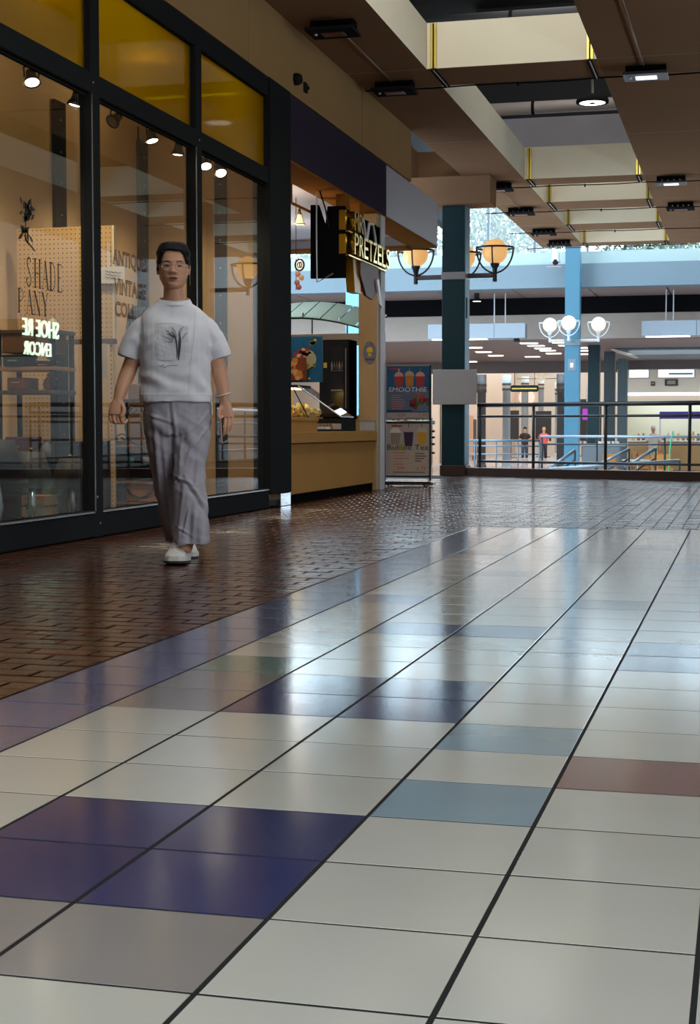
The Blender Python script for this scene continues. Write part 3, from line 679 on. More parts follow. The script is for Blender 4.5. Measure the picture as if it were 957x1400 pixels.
for q, (xx, m, lab) in enumerate(((-.12, mat('teal_glass', S(60, 120, 120), .2), 'teal glass dish on the scroll rack shelf'), (.02, white_paint, 'white glass dish on the scroll rack shelf'), (.12, MATS['teal_glass'], 'second teal dish at the end of the scroll rack shelf'))):
    o = MB().lathe([(0, 0), (.03, 0), (.045, .05), (.042, .05), (.028, .008)], k=14).build('glass_dish', m, loc=(0, 0, 0), smooth=True); o.location = (-4.52 + xx, 11.07, .425); tag(o, lab, 'dish', 'dishes on the scroll rack')
# tall plywood mirror frame behind the rack
mf = thing('framed_mirror', 'pale oval mirror in wooden frame behind the scroll rack', 'mirror', (-4.55, 11.35, .05))
part(mf, 'frame', MB().bbox(-.22, .22, 0, .03, 0.45, 1.0, .004), m_lw)
part(mf, 'mirror_glass', MB().lathe([(0, -.004), (.12, -.003), (.125, 0)], (0, 0, .72), 24, axis='y'), mat('mirror_pale', S(200, 186, 150), .3))
part(mf, 'foot', MB().bbox(-.2, .2, -.04, .08, 0, .45, .004), black_matt)
# dress rail / hanging dark goods beside the letters
hg = thing('hanging_bag', 'black ribbed handbag with pink ribbon hung by the window behind the pedestrian', 'bag', (-4.42, 10.75, 1.35))
part(hg, 'body', MB().lathe([(.02, 0), (.085, .0), (.1, .06), (.09, .2), (.05, .26), (.03, .26)], k=18), black, True)
for q in range(7): part(hg, 'rib', MB().tube([(.1 * math.cos(a), .1 * math.sin(a), .02), (.104 * math.cos(a), .104 * math.sin(a), .1), (.06 * math.cos(a), .06 * math.sin(a), .25)], .004, 5), steel) if (a := -2.6 + q * .35) else None
part(hg, 'strap', MB().tube([(0, 0, .26), (0, .0, .6), (0, .0, 1.6)], .006, 6), black)
part(hg, 'ribbon', MB().bbox(.07, .1, -.07, -.05, -.05, .16, .003), mat('pink_ribbon', S(214, 170, 170), .5))
# hanging notice board on the pegboard
nt_ = thing('paper_notice', 'grey paper notice with short printed lines below the pegboard', 'notice', (-4.53, 10.27, 1.0))
part(nt_, 'sheet', MB().bbox(-.07, .05, 0, .004, 0.06, .31, .001), mat('paper_grey', S(176, 164, 152), .7))
for q, w in enumerate((.02, .03, .05, .055)): part(nt_, 'print_line', MB().box(-.01 - w / 2, -.01 + w / 2, -.0015, 0, .27 - q * .045 - .005, .27 - q * .045 + .005), mat('print_dark', S(90, 80, 76), .7))
wt = thing('reflection_card', 'white card painting a light box reflection beside the vintage lettering', 'card', (-4.46, 10.26, 1.83))  # light box mirrored in the glass, painted here as a solid card
part(wt, 'sheet', MB().bbox(-.13, .13, 0, .004, -.09, .03, .001), mat('card_white', S(214, 210, 200), .6))
part(wt, 'loop', MB().tube([(.0, .002, .03), (.0, .002, .2), (.012, .002, .2), (.012, .002, .03)], .003, 5), white_paint)
for q in range(3): part(wt, 'script_line', MB().tube([(-.02 + .012 * i, -.003, -.0 - q * .022 - .006 * i * .3 + .006 * math.sin(i * 2.1 + q)) for i in range(11)], .0018, 4), MATS['print_dark'])
# lettering on the glass
def serif_letter(ch):
    T, t = .16, .05
    L = {'S': [([(.62, .85), (.55, .97), (.38, 1.0), (.2, .93), (.16, .78), (.3, .6), (.5, .45), (.64, .28), (.6, .1), (.42, 0), (.22, .02), (.08, .14), (.12, .28), (.22, .24)], .09)],
         'H': [([(.15, 0), (.15, 1)], T), ([(.75, 0), (.75, 1)], T), ([(.15, .5), (.75, .5)], t), ([(.0, 0), (.3, 0)], t), ([(.6, 0), (.9, 0)], t), ([(.0, 1), (.3, 1)], t), ([(.6, 1), (.9, 1)], t)],
         'A': [([(.1, 0), (.45, 1)], t), ([(.45, 1), (.8, 0)], T), ([(.22, .35), (.68, .35)], t), ([(0, 0), (.22, 0)], t), ([(.66, 0), (.95, 0)], t)],
         'D': [([(.15, 0), (.15, 1)], T), ([(.0, 1), (.4, 1), (.65, .85), (.75, .5), (.65, .15), (.4, 0), (.0, 0)], .07)],
         'E': [([(.15, 0), (.15, 1)], T), ([(.0, 1), (.6, 1), (.6, .86)], t), ([(.0, 0), (.62, 0), (.62, .16)], t), ([(.15, .52), (.5, .52)], t)],
         'P': [([(.15, 0), (.15, 1)], T), ([(.0, 1), (.42, 1), (.65, .88), (.65, .65), (.42, .5), (.15, .5)], .07), ([(.0, 0), (.32, 0)], t)],
         'N': [([(.12, 0), (.12, 1)], t), ([(.12, 1), (.75, 0)], T), ([(.75, 0), (.75, 1)], t), ([(.0, 0), (.26, 0)], t), ([(.6, 1), (.9, 1)], t), ([(.0, 1), (.2, 1)], t)],
         'Y': [([(.45, 0), (.45, .45), (.12, 1)], T), ([(.45, .45), (.8, 1)], t), ([(.28, 0), (.62, 0)], t), ([(.0, 1), (.28, 1)], t), ([(.65, 1), (.92, 1)], t)]}
    return L[ch]
def serif_word(word, y0, z0, h, w, label, drop=0.0):
    root = thing('window_lettering', label, 'lettering', (-4.044, y0, z0))
    adv = w / len(word)
    for i, ch in enumerate(word):
        mbx = MB()
        for pts, wd in serif_letter(ch):
            P = [Vector((0, (i + p[0] * .95) * adv, p[1] * h - drop * (i + p[0]))) for p in pts]
            for a, b in zip(P[:-1], P[1:]):
                d = (b - a); L_ = d.length
                if L_ < 1e-6: continue
                d /= L_; n = Vector((0, -d.z, d.y)); hw = wd * .5 * (adv if abs(d.z) > abs(d.y) else h * .6); e = d * hw * .5
                mbx.add([(a - e + n * hw)[:], (a - e - n * hw)[:], (b + e - n * hw)[:], (b + e + n * hw)[:]], [(0, 1, 2, 3)])
        part(root, 'letter', mbx, mat('vinyl_black', (.012, .010, .008), .5))
    return root
serif_word('SHADE', 8.125, 1.525, .165, .52, 'black serif word SHADE lettered on the shop window')
serif_word('PANY', 8.02, 1.365, .135, .41, 'black serif letters PANY below SHADE on the shop window')
m_outl = mat('letter_brown', S(92, 52, 32), .5)
def outline_word(txt, y0, z0, w, h, lab):
    cu = bpy.data.curves.new('t', 'FONT'); cu.body = txt; cu.fill_mode = 'NONE'; cu.bevel_depth = .028; cu.bevel_resolution = 0; cu.resolution_u = 3
    o = bpy.data.objects.new('t', cu); C.objects.link(o); dg = bpy.context.evaluated_depsgraph_get(); me = bpy.data.meshes.new_from_object(o.evaluated_get(dg))
    bpy.data.objects.remove(o); bpy.data.curves.remove(cu)
    xs_ = [v.co.x for v in me.vertices]; ys_ = [v.co.y for v in me.vertices]; x0, x1, a, b = min(xs_), max(xs_), min(ys_), max(ys_)
    for v in me.vertices: v.co = Vector((v.co.z * .05, (v.co.x - x0) / (x1 - x0) * w, (v.co.y - a) / (b - a) * h))
    me.materials.clear(); me.materials.append(m_outl)
    o = bpy.data.objects.new('window_lettering', me); C.objects.link(o); o.location = (-4.044, y0, z0); tag(o, lab, 'lettering')
outline_word('ANTIQUES', 9.38, 1.76, .62, .12, 'brown outlined word ANTIQUES on the second shop window')
outline_word('VINTAGE', 9.40, 1.585, .56, .11, 'brown outlined word VINTAGE on the second shop window')
outline_word('COLL', 9.41, 1.44, .36, .10, 'brown outlined letters COLL low on the second shop window')
# black ornament decal
od = thing('window_ornament', 'black leafy ornament decal on the shop window above SHADE', 'decal', (-4.044, 8.12, 1.80))
rnd = random.Random(3)
for q in range(34):
    a = rnd.uniform(0, 6.28); cy = rnd.gauss(.03, .045); cz = rnd.choice((.02, .05, .12, .16, .19)) + rnd.gauss(0, .018); L_ = rnd.uniform(.02, .045); w = L_ * .35
    d = Vector((0, math.cos(a), math.sin(a))); n = Vector((0, -math.sin(a), math.cos(a))); c0 = Vector((0, cy, cz))
    part(od, 'leaf', MB().add([(c0 - d * L_)[:], (c0 - n * w)[:], (c0 + d * L_)[:], (c0 + n * w)[:]], [(0, 1, 2, 3)]), MATS['vinyl_black'])
part(od, 'stem', MB().add([(0, .0, 0.0), (0, .13, -.06), (0, .125, -.07), (0, .0, -.015)], [(0, 1, 2, 3)]), MATS['vinyl_black'])
part(od, 'stem', MB().add([(0, .0, 0.0), (0, .012, .0), (0, .02, .2), (0, .0, .2)], [(0, 1, 2, 3)]), MATS['vinyl_black'])

# ================================================================ PRETZEL KIOSK
# black bracket sign with gold letters
sg = thing('bracket_sign', 'black hanging sign with raised gold letters and a white pretzel outline above the counter', 'sign', (-4.1, 15.9, 2.2))
nb = [(-.28, -.02), (-.28, .72), (-.20, .72), (-.125, .50), (-.10, .70), (.08, .70), (.08, -.02)]
wpart(sg, 'end_panel', MB().poly([(-4.02 + x, 15.0, 2.24 + z) for x, z in nb], (0, .06, 0)), black_matt)
wpart(sg, 'back_panel', MB().bbox(-4.06, -4.0, 15.06, 17.0, 2.42, 2.95, .004), black_matt)
for txt, z0, h, w in (('MR', 2.71, .19, .40), ('PRETZELS', 2.47, .215, 1.62)):
    adv = w / len(txt)
    for i, ch in enumerate(txt):
        text_obj('letter', ch, .2, gold, (0.175, -.76 + i * adv, z0 - 2.2), (0, 1, 0), (0, 0, 1), sg, depth=.055, width=adv * .84, height=h)
    wpart(sg, 'letter_ledge', MB().bbox(-4.0, -3.90, 15.02, 15.04 + w + .02, z0 - .03, z0 - .012, .003), gold)
wpart(sg, 'gold_side', MB().bbox(-4.0, -3.93, 14.99, 15.05, 2.46, 2.66, .003), gold); wpart(sg, 'gold_side', MB().bbox(-4.0, -3.93, 14.99, 15.05, 2.70, 2.90, .003), gold)
m_neon = mat('white_tube', S(226, 224, 230), .35)
def pz(u, v): return (-3.955, 15.62 + u * 1.15, 2.67 + v * (1.3 if v > 0 else .9))
for sgn in (-1, 1):
    pts = [pz(sgn * (.0 + .42 * math.sin(a)) + .3, -.02 + .20 * (1 - math.cos(a)) - .28 * (a / math.pi) * (1 if a > 2.2 else .2)) for a in [q / 16 * math.pi * 1.05 for q in range(17)]]
    wpart(sg, 'pretzel_tube', MB().tube([pz(.3 + sgn * .02, -.1), pz(.3 + sgn * .03, .05), pz(.3 + sgn * .12, .18), pz(.3 + sgn * .25, .19), pz(.3 + sgn * .36, .08), pz(.3 + sgn * .38, -.06), pz(.3 + sgn * .30, -.22), pz(.3 + sgn * .12, -.34), pz(.3 - sgn * .06, -.38), pz(.3 - sgn * .16, -.48)], .016, 6), m_neon, True)
wpart(sg, 'pretzel_back', MB().poly([(-3.93, 15.5, 2.45), (-3.93, 16.3, 2.45), (-3.93, 16.35, 2.25), (-3.93, 16.05, 2.08), (-3.93, 15.75, 2.1), (-3.93, 15.5, 2.3)], (.03, 0, 0)), mat('pretzel_brown', S(96, 50, 30), .5))
wpart(sg, 'gold_plate', MB().poly([(-4.02, 15.3, 2.44), (-3.93, 15.3, 2.44), (-3.91, 15.3, 2.10), (-4.0, 15.3, 2.10)], (0, .25, 0)), mat('gold_plate', S(168, 116, 22), .35, .4))
wpart(sg, 'ribbon_tail', MB().poly([(-3.90, 16.15, 2.30), (-3.90, 16.25, 2.32), (-3.90, 16.4, 2.02), (-3.90, 16.3, 2.05)], (.02, 0, 0)), m_neon)
br = [(-4.22, 14.96, 3.195), (-4.225, 14.96, 2.8), (-4.22, 14.96, 2.175), (-4.05, 14.96, 2.26)]
wpart(sg, 'bracket_rod', MB().tube(br, .009, 8), steel); wpart(sg, 'bracket_rod', MB().tube([(-4.22, 14.97, 3.18), (-4.13, 14.97, 2.9), (-4.10, 14.97, 2.72)], .008, 8), black)
wpart(sg, 'ceiling_rose', MB().lathe([(0, 0), (.035, .0), (.03, .02), (0, .025)], (-4.22, 14.96, 3.175), 12), black)
for yy in (15.25, 15.85): wpart(sg, 'hanger', MB().bbox(-4.10, -4.0, yy, yy + .18, 2.95, 3.094, .003), m_wood)
# kiosk spot light and track
tk = tag(MB().tube([(-4.55, 13.5, 3.0), (-4.55, 16.3, 3.02)], .016, 8).build('light_track', m_wood, loc=(-4.55, 13.5, 3.0)), 'brown pipe track under the pale kiosk ceiling', 'track')
MB().tube([(0, .4, .0), (0, .4, .20)], .012, 6).build('drop_rod', m_wood, tk); MB().tube([(0, 1.6, .0), (0, 1.6, .20)], .03, 8).build('drop_rod', m_wood, tk)
ks = thing('spotlight', 'cage spotlight hanging from the brown kiosk track', 'spotlight', (-4.55, 15.45, 2.993))
part(ks, 'stem', MB().tube([(0, 0, 0), (0, 0, -.06)], .016, 8), m_wood)
part(ks, 'bulb', MB().lathe([(.012, -.05), (.02, -.08), (.036, -.13), (.04, -.165), (.0, -.17)], k=14), mat('amber_bulb', (1, .8, .3), .3, emit=2.2, emit_col=(1, .75, .3)), True)
for q in range(6):
    a = q * math.pi / 3; part(ks, 'cage_wire', MB().tube([(.015 * math.cos(a), .015 * math.sin(a), -.03), (.05 * math.cos(a), .05 * math.sin(a), -.09), (.06 * math.cos(a), .06 * math.sin(a), -.16)], .003, 5), steel)
part(ks, 'cage_ring', MB().tube([(.06 * math.cos(a), .06 * math.sin(a), -.16) for a in [q * math.pi / 8 for q in range(16)]], .005, 6, closed=True), gold)
d = bpy.data.lights.new('kiosk_light', 'POINT'); d.energy = 26; d.color = (1, .82, .58); d.shadow_soft_size = .12
o = bpy.data.objects.new('kiosk_light', d); C.objects.link(o); o.location = (-4.95, 15.4, 2.6)
d = bpy.data.lights.new('kiosk_light', 'POINT'); d.energy = 13; d.color = (1, .93, .84); d.shadow_soft_size = .22
o = bpy.data.objects.new('kiosk_light', d); C.objects.link(o); o.location = (-5.45, 17.9, 2.75)  # no fixture here; added to brighten the teal canopy and kiosk inside
# hanging round ornament
ho = thing('hanging_ornament', 'string of round ornaments hanging beside the lamp shop corner post', 'ornament', (-4.75, 16.0, 2.2))
part(ho, 'cord', MB().tube([(0, 0, .0), (0, 0, .995)], .004, 6), black)
part(ho, 'ring', MB().tube([(.04 + .05 * math.cos(a), 0, .27 + .062 * math.sin(a)) for a in [q * math.pi / 9 for q in range(18)]], .010, 6, closed=True), black)
part(ho, 'face', MB().lathe([(0, -.002), (.045, -.001), (.045, .003), (0, .004)], (.04, 0, .27), 18, axis='y'), white_paint)
for q in range(2): part(ho, 'loop', MB().tube([(.03 + q * .022 + .012 * math.cos(a), -.008, .27 + .03 * math.sin(a)) for a in [k * math.pi / 6 for k in range(12)]], .004, 5, closed=True), black)
for q, (dx, dz, col) in enumerate(((.02, .17, S(130, 70, 50)), (.06, .13, S(150, 110, 70)), (.01, .08, S(110, 40, 40)), (.03, .03, S(120, 46, 44)))):
    part(ho, 'disc', MB().lathe([(0, -.006), (.032, -.003), (.032, .003), (0, .006)], (dx, 0, dz), 12, axis='y'), mat('orn_%d' % q, col, .5))
# wooden boxes / tray on the counter
t = thing('counter_box', 'long tan wooden box on the counter under the food poster', 'box', (-4.25, 14.0, .665))
part(t, 'body', MB().bbox(-.13, .13, -.68, .62, 0, .10, .004), m_counter); part(t, 'lid', MB().bbox(-.14, .14, -.69, .63, .10, .135, .004), m_counter)
t = thing('counter_box', 'short tan wooden box on the counter against the pier', 'box', (-4.17, 16.25, .665))
part(t, 'body', MB().bbox(-.16, .16, -.35, .36, 0, .11, .004), mat('box_brown', S(164, 130, 80), .5)); part(t, 'lid', MB().bbox(-.165, .165, -.355, .365, .11, .125, .003), MATS['box_brown'])
t = thing('napkin_tray', 'slotted tray with white napkins on the counter in front of the display case', 'tray', (-4.16, 15.0, .665))
part(t, 'tray_base', MB().bbox(-.1, .14, -.3, .3, 0, .02, .003), black)
for q in range(6): part(t, 'slot', MB().bbox(-.09 + q * .036, -.07 + q * .036, -.05, .28, .02, .08, .002), mat('slot_tan', S(180, 140, 96), .5))
part(t, 'napkins', MB().bbox(-.09, .1, -.28, -.1, .02, .045, .003), white_paint)
# glass display case with popcorn snacks
dc = thing('display_case', 'slanted glass snack display case glowing yellow inside on the counter', 'display case', (-4.5, 15.6, .665))
part(dc, 'base', MB().bbox(-.26, .46, -.25, .25, 0, .13, .005), black); part(dc, 'shelf', MB().bbox(-.24, .10, -.23, .23, .13, .15, .003), m_lw)
part(dc, 'top', MB().bbox(-.26, -.04, -.25, .25, .46, .485, .004), black)
part(dc, 'back_panel', MB().bbox(-.26, -.245, -.24, .24, .15, .46, .002), mat('case_yellow', S(216, 176, 60), .5))
part(dc, 'slanted_pane', MB().poly([(-.05, -.25, .47), (.42, -.25, .15), (.42, .25, .15), (-.05, .25, .47)], (.006, 0, .008)), m_cglass)
part(dc, 'side_pane', MB().poly([(-.245, -.25, .15), (.42, -.25, .15), (-.05, -.25, .46), (-.245, -.25, .46)], (0, .004, 0)), m_cglass)
part(dc, 'edge_strip', MB().tube([(-.04, -.25, .475), (.43, -.25, .15), (.43, .25, .15)], .009, 6), steel); part(dc, 'edge_strip', MB().tube([(-.1, -.25, .47), (.08, -.25, .13)], .006, 6), black)
part(dc, 'lamp_tube', MB().bbox(-.22, -.1, -.2, .2, .445, .458, .003), mat('case_lamp', (1, .85, .4), .4, emit=7, emit_col=(1, .82, .35)))
mbx = MB(); rnd = random.Random(5)
for q in range(90):
    x = rnd.uniform(-.2, .08); y = rnd.uniform(-.2, .2); mbx.ball((x, y, .165 + rnd.uniform(0, .13) * max(0, 1 - abs(x + .06) * 4)), rnd.uniform(.018, .03), 7, 5)
p_ = part(dc, 'popcorn', mbx, mat('popcorn', S(240, 214, 140), .7), True); p_['kind'] = 'stuff'
# posters
def poster(name, label, loc, w, h, m, extra=()):
    t = thing(name, label, 'poster', loc); part(t, 'sheet', MB().bbox(0, w, 0, .012, 0, h, .002), m)
    return t
m_pblue = mat('poster_blue', S(22, 96, 140), .35, var=.25, vscale=5)
pf = poster('food_poster', 'blue food poster with fruit and pretzel bites above the display case', (-4.88, 16.1, 1.20), .40, .50, m_pblue)
rnd = random.Random(9)
def disc(root, x, z, r, m, dy=-.003, nm='printed_shape', sx=1.0, k=14): part(root, nm, MB().poly([(x + r * sx * math.cos(2 * math.pi * q / k), dy, z + r * math.sin(2 * math.pi * q / k)) for q in range(k)], (0, .0015, 0)), m)
fr_cols = [mat('p_red', S(176, 50, 40), .5), mat('p_pale', S(220, 190, 150), .5), mat('p_green', S(130, 160, 60), .5), mat('p_yel', S(214, 190, 70), .5)]
disc(pf, .22, .25, .11, mat('p_cream', S(178, 176, 150), .5), -.001)
for q in range(9): disc(pf, .29 + rnd.gauss(0, .02), .43 + rnd.gauss(0, .018), .017, fr_cols[2 + q % 2])
for q in range(14): disc(pf, .20 + rnd.gauss(0, .05), .31 + rnd.gauss(0, .025), .022, fr_cols[q % 2])
for q in range(14): disc(pf, .27 + rnd.gauss(0, .03), .16 + rnd.gauss(0, .05), .014, fr_cols[2 + q % 2])
pt2 = poster('pretzel_poster', 'small photo poster of golden pretzel bites overlapping the blue poster', (-4.87, 16.05, 1.22), .22, .25, mat('poster_brown', S(130, 66, 26), .5))
for q in range(16): disc(pt2, .03 + rnd.random() * .16, .03 + rnd.random() * .19, .032, [mat('bite_a', S(214, 140, 74), .5), mat('bite_b', S(232, 176, 116), .5), mat('bite_c', S(150, 70, 30), .5)][q % 3], -.002 - .0004 * q)
# black drinks fridge
fg = thing('drinks_fridge', 'black drinks fridge with glass door behind the counter beside the blue poster', 'fridge', (-4.50, 16.72, 0.0))
part(fg, 'body', MB().bbox(-.2, .16, .04, .36, 0.0, 1.70, .006), black_matt)
part(fg, 'door_frame', MB().bbox(-.19, .15, .0, .035, .86, 1.69, .004), black)
part(fg, 'door_glass', MB().bbox(-.06, .10, -.006, -.001, .9, 1.62, .002), mat('fridge_glass', (.03, .025, .025), .12))
for z in (1.12, 1.34): part(fg, 'wire_shelf', MB().bbox(-.05, .09, -.012, -.006, z, z + .012, .002), steel)
for q in range(5): part(fg, 'bottle', MB().lathe([(0, 0), (.012, 0), (.012, .06), (.005, .08), (.005, .095), (0, .095)], (-.04 + q * .03, -.012, 1.353), 10), mat('bottle_%d' % (q % 3), [S(150, 146, 140), S(90, 88, 90), S(110, 80, 60)][q % 3], .3), True)
part(fg, 'handle', MB().tube([(.125, -.02, .92), (.125, -.02, 1.6)], .006, 6), mat('handle_red', S(150, 110, 100), .3))
part(fg, 'price_card', MB().bbox(-.14, -.10, -.004, 0, 1.38, 1.44, .001), fr_cols[3])
# sticker on pier
st_ = thing('pier_sticker', 'round edged grey sticker with a yellow emblem on the tan pier', 'sticker', (-4.155, 16.636, 1.42))
ov = [(.075 + .075 * math.cos(a), .12 + .13 * math.sin(a)) for a in [q * math.pi / 10 for q in range(20)]]
part(st_, 'sheet', MB().poly([(x, 0, z) for x, z in ov], (0, .003, 0)), mat('sticker_grey', S(110, 112, 124), .5, var=.3, vscale=40))
disc(st_, .075, .15, .035, mat('emblem_yellow', S(214, 180, 40), .5), -.002); disc(st_, .075, .105, .025, MATS['emblem_yellow'], -.002, sx=.7)
part(st_, 'print_band', MB().box(.02, .13, -.002, 0, .035, .06), MATS['print_dark']); disc(st_, .1, .22, .014, fr_cols[0], -.002)
# teal glass canopy
cn = thing('glass_canopy', 'arched teal glass canopy with dark ribs over the kiosk back counter', 'canopy', (-4.9, 18.3, 0))
arc = lambda q, n, y, up=0: (-1.0 + 1.55 * q / n, y, 1.90 + up + .32 * y + .27 * math.sin(math.pi * (.28 + .62 * q / n)))
for j, yy in enumerate((-.35, -.12, .12, .35)):
    part(cn, 'rib', MB().tube([arc(q, 14, yy, -.015 - j * .0) for q in range(15)], .014, 6), mat('rib_teal', S(40, 84, 84), .35))
for j in range(7):
    a0, a1 = j * 2, j * 2 + 2; rr = [arc(a0 + .08, 14, -.38), arc(a1 - .08, 14, -.38), arc(a1 - .08, 14, .38), arc(a0 + .08, 14, .38)]
    part(cn, 'pane', MB().poly(rr, (0, 0, .008)), mat('teal_sheet', S(186, 226, 218), .3))
for q in (3, 7, 11): part(cn, 'strut', MB().tube([arc(q, 14, -.35), (arc(q, 14, -.35)[0], -.35, 1.80)], .010, 6), MATS['rib_teal'])
for q in (2, 6, 10, 13): part(cn, 'bolt', MB().tube([arc(q, 14, -.36, .0), arc(q, 14, -.36, .05)], .012, 6), steel)
part(cn, 'cross_beam', MB().bbox(-1.1, .42, -.42, -.30, 1.70, 1.84, .005), mat('beam_tan', S(190, 176, 156), .5))
for xx in (-1.05, .5): part(cn, 'post', MB().bbox(xx - .03, xx + .03, .3, .36, 0, 1.9, .004), MATS['rib_teal'])
part(cn, 'back_counter', MB().bbox(-1.1, .5, -.4, .4, 0, .85, .006), m_counter)
part(cn, 'white_shelf', MB().bbox(.46, .62, -.42, -.30, 1.62, 1.66, .003), white_paint)

# ---------------------------------------------------------------- smoothie banner stand
bs = thing('banner_stand', 'upright banner stand with SMOOTHIE and Bubble Tea posters beside the tan pier', 'banner stand', (-3.94, 18.0, 0), R(4))
W2 = .275
for sx in (-1, 1): part(bs, 'frame_post', MB().bbox(sx * W2 - .011, sx * W2 + .011, -.012, .012, .06, 1.46, .003), steel if sx < 0 else dark_rail)
for z in (.115, .765, 1.455): part(bs, 'frame_bar', MB().bbox(-W2, W2, -.010, .010, z - .012, z + .012, .003), dark_rail if z < 1 else steel)
part(bs, 'base_plate', MB().bbox(-W2 - .06, W2 + .05, -.13, .13, .012, .05, .006), chrome)
part(bs, 'base_shadow_bar', MB().bbox(-W2 - .02, W2 + .02, -.14, -.125, .03, .055, .003), black)
for q in (-.22, .22):
    for yy in (-.11, .11): part(bs, 'caster', MB().lathe([(0, -.012), (.02, -.012), (.02, .012), (0, .012)], (q, yy, .02), 10, axis='x'), black)
up = part(bs, 'smoothie_poster', MB().bbox(-W2 + .012, W2 - .012, -.004, .004, .80, 1.44, .001), mat('poster_teal', S(24, 84, 128), .45, var=.3, vscale=4))
lo = part(bs, 'bubble_tea_poster', MB().bbox(-W2 + .012, W2 - .012, -.004, .004, .13, .755, .001), mat('poster_stone', S(174, 162, 150), .5, var=.06, vscale=5))
FY = -.0045
def flat(root, name, pts, m, dy=0.0): return part(root, name, MB().poly([(x, FY - dy, z) for x, z in pts], (0, .0004, 0)), m)
def rect(root, name, x0, x1, z0, z1, m, dy=0.0): return flat(root, name, [(x0, z0), (x1, z0), (x1, z1), (x0, z1)], m, dy)
def cup(root, x, z, w, h, m, dome, straw):
    flat(root, 'cup_print', [(x - w * .38, z), (x + w * .38, z), (x + w * .5, z + h), (x - w * .5, z + h)], m, .0008)
    flat(root, 'lid_print', [(x + w * .52 * math.cos(a), z + h + w * .5 * math.sin(a)) for a in [q * math.pi / 8 for q in range(9)]], dome, .0009)
    rect(root, 'straw_print', x - .004, x + .004, z + h + w * .4, z + h + w * .85, straw, .0006)
pw = mat('print_white', S(226, 214, 206), .5); m_mul = mat('print_mauve', S(150, 130, 140), .5); m_pk = mat('print_pink', S(206, 120, 110), .5)
rect(up, 'panel_print', -.255, .255, .90, 1.16, mat('print_slate', S(92, 108, 128), .5, var=.2), .0002)
cup(up, -.11, 1.20, .11, .12, mat('cup_red', S(170, 50, 40), .5), mat('dome_pink', S(206, 150, 140), .5), pw)
cup(up, .02, 1.20, .11, .13, mat('cup_amber', S(180, 120, 50), .5), mat('dome_tan', S(190, 160, 120), .5), fr_cols[2])
cup(up, .15, 1.20, .11, .12, MATS['cup_red'], MATS['dome_pink'], fr_cols[2])
text_obj('title_print', 'SMOOTHIE', .1, pw, (-.235, FY - .0016, 1.135), (1, 0, 0), (.12, 0, 1), up, width=.46, height=.055)
rnd = random.Random(12)
for q in range(22): disc(up, .12 + rnd.gauss(0, .055), 1.0 + rnd.gauss(0, .045), .026, [mat('berry', S(130, 30, 34), .5), mat('berry_dark', S(70, 20, 30), .5), mat('leaf_print', S(50, 90, 40), .5), fr_cols[0]][q % 4], FY - .0012 - .00004 * q)
for q in range(7): rect(up, 'menu_line', -.2, -.2 + rnd.uniform(.1, .17), 1.09 - q * .027, 1.098 - q * .027, m_pk, .0006)
rect(up, 'blue_edge', -.255, .05, .895, .915, mat('print_navy', S(20, 50, 90), .5), .0006)
rect(up, 'price_strip', -.255, .255, .81, .885, MATS['poster_stone'], .0003)
text_obj('price_print', '4.99', .05, mat('print_red', S(190, 80, 60), .5), (-.13, FY - .001, .835), (1, 0, 0), (0, 0, 1), up, width=.10, height=.035)
text_obj('price_print', '5.99', .05, MATS['print_red'], (.13, FY - .001, .835), (1, 0, 0), (0, 0, 1), up, width=.11, height=.038)
for q in range(3): rect(up, 'menu_line', -.02 - q * .06, .20, .818 + q * .0, .823, MATS['print_dark'], .0006) if q == 0 else None
rect(up, 'logo_print', -.22, -.08, 1.405, 1.42, fr_cols[0], .0006)
cup(lo, -.15, .50, .13, .14, mat('cup_milk', S(150, 130, 116), .5), pw, MATS['print_dark'])
cup(lo, .01, .48, .12, .17, mat('cup_plum', S(60, 36, 66), .5), mat('dome_grey', S(180, 160, 150), .5), MATS['cup_plum'])
cup(lo, .17, .50, .12, .15, mat('cup_mango', S(206, 150, 40), .5), mat('dome_pale', S(190, 176, 160), .5), MATS['print_dark'])
rect(lo, 'logo_print', -.20, -.07, .715, .735, fr_cols[0], .0006)
text_obj('title_print', 'Bubble Tea', .1, mat('print_black', S(40, 34, 34), .5), (-.25, FY - .0016, .435), (1, 0, 0), (0, 0, 1), lo, width=.50, height=.062)
disc(lo, -.085, .465, .030, mat('lime', S(150, 150, 30), .5), FY - .0022, sx=1.2)
rect(lo, 'menu_panel', -.235, .25, .15, .42, mat('print_sand', S(186, 166, 148), .5), .0003)
for q in range(6): rect(lo, 'menu_line', -.17, -.17 + rnd.uniform(.08, .24), .395 - q * .034, .403 - q * .034, m_pk if q % 2 else MATS['print_red'], .0006)
for q in range(4): rect(lo, 'menu_line', .09, .09 + rnd.uniform(.07, .15), .385 - q * .03, .395 - q * .03, MATS['print_black'], .0006)
text_obj('price_print', '4.99', .05, MATS['print_red'], (-.13, FY - .001, .19), (1, 0, 0), (0, 0, 1), lo, width=.09, height=.035)
text_obj('price_print', '5.79', .05, MATS['print_red'], (.11, FY - .001, .19), (1, 0, 0), (0, 0, 1), lo, width=.11, height=.042)
rect(lo, 'menu_line', -.18, .21, .16, .168, MATS['print_black'], .0006)

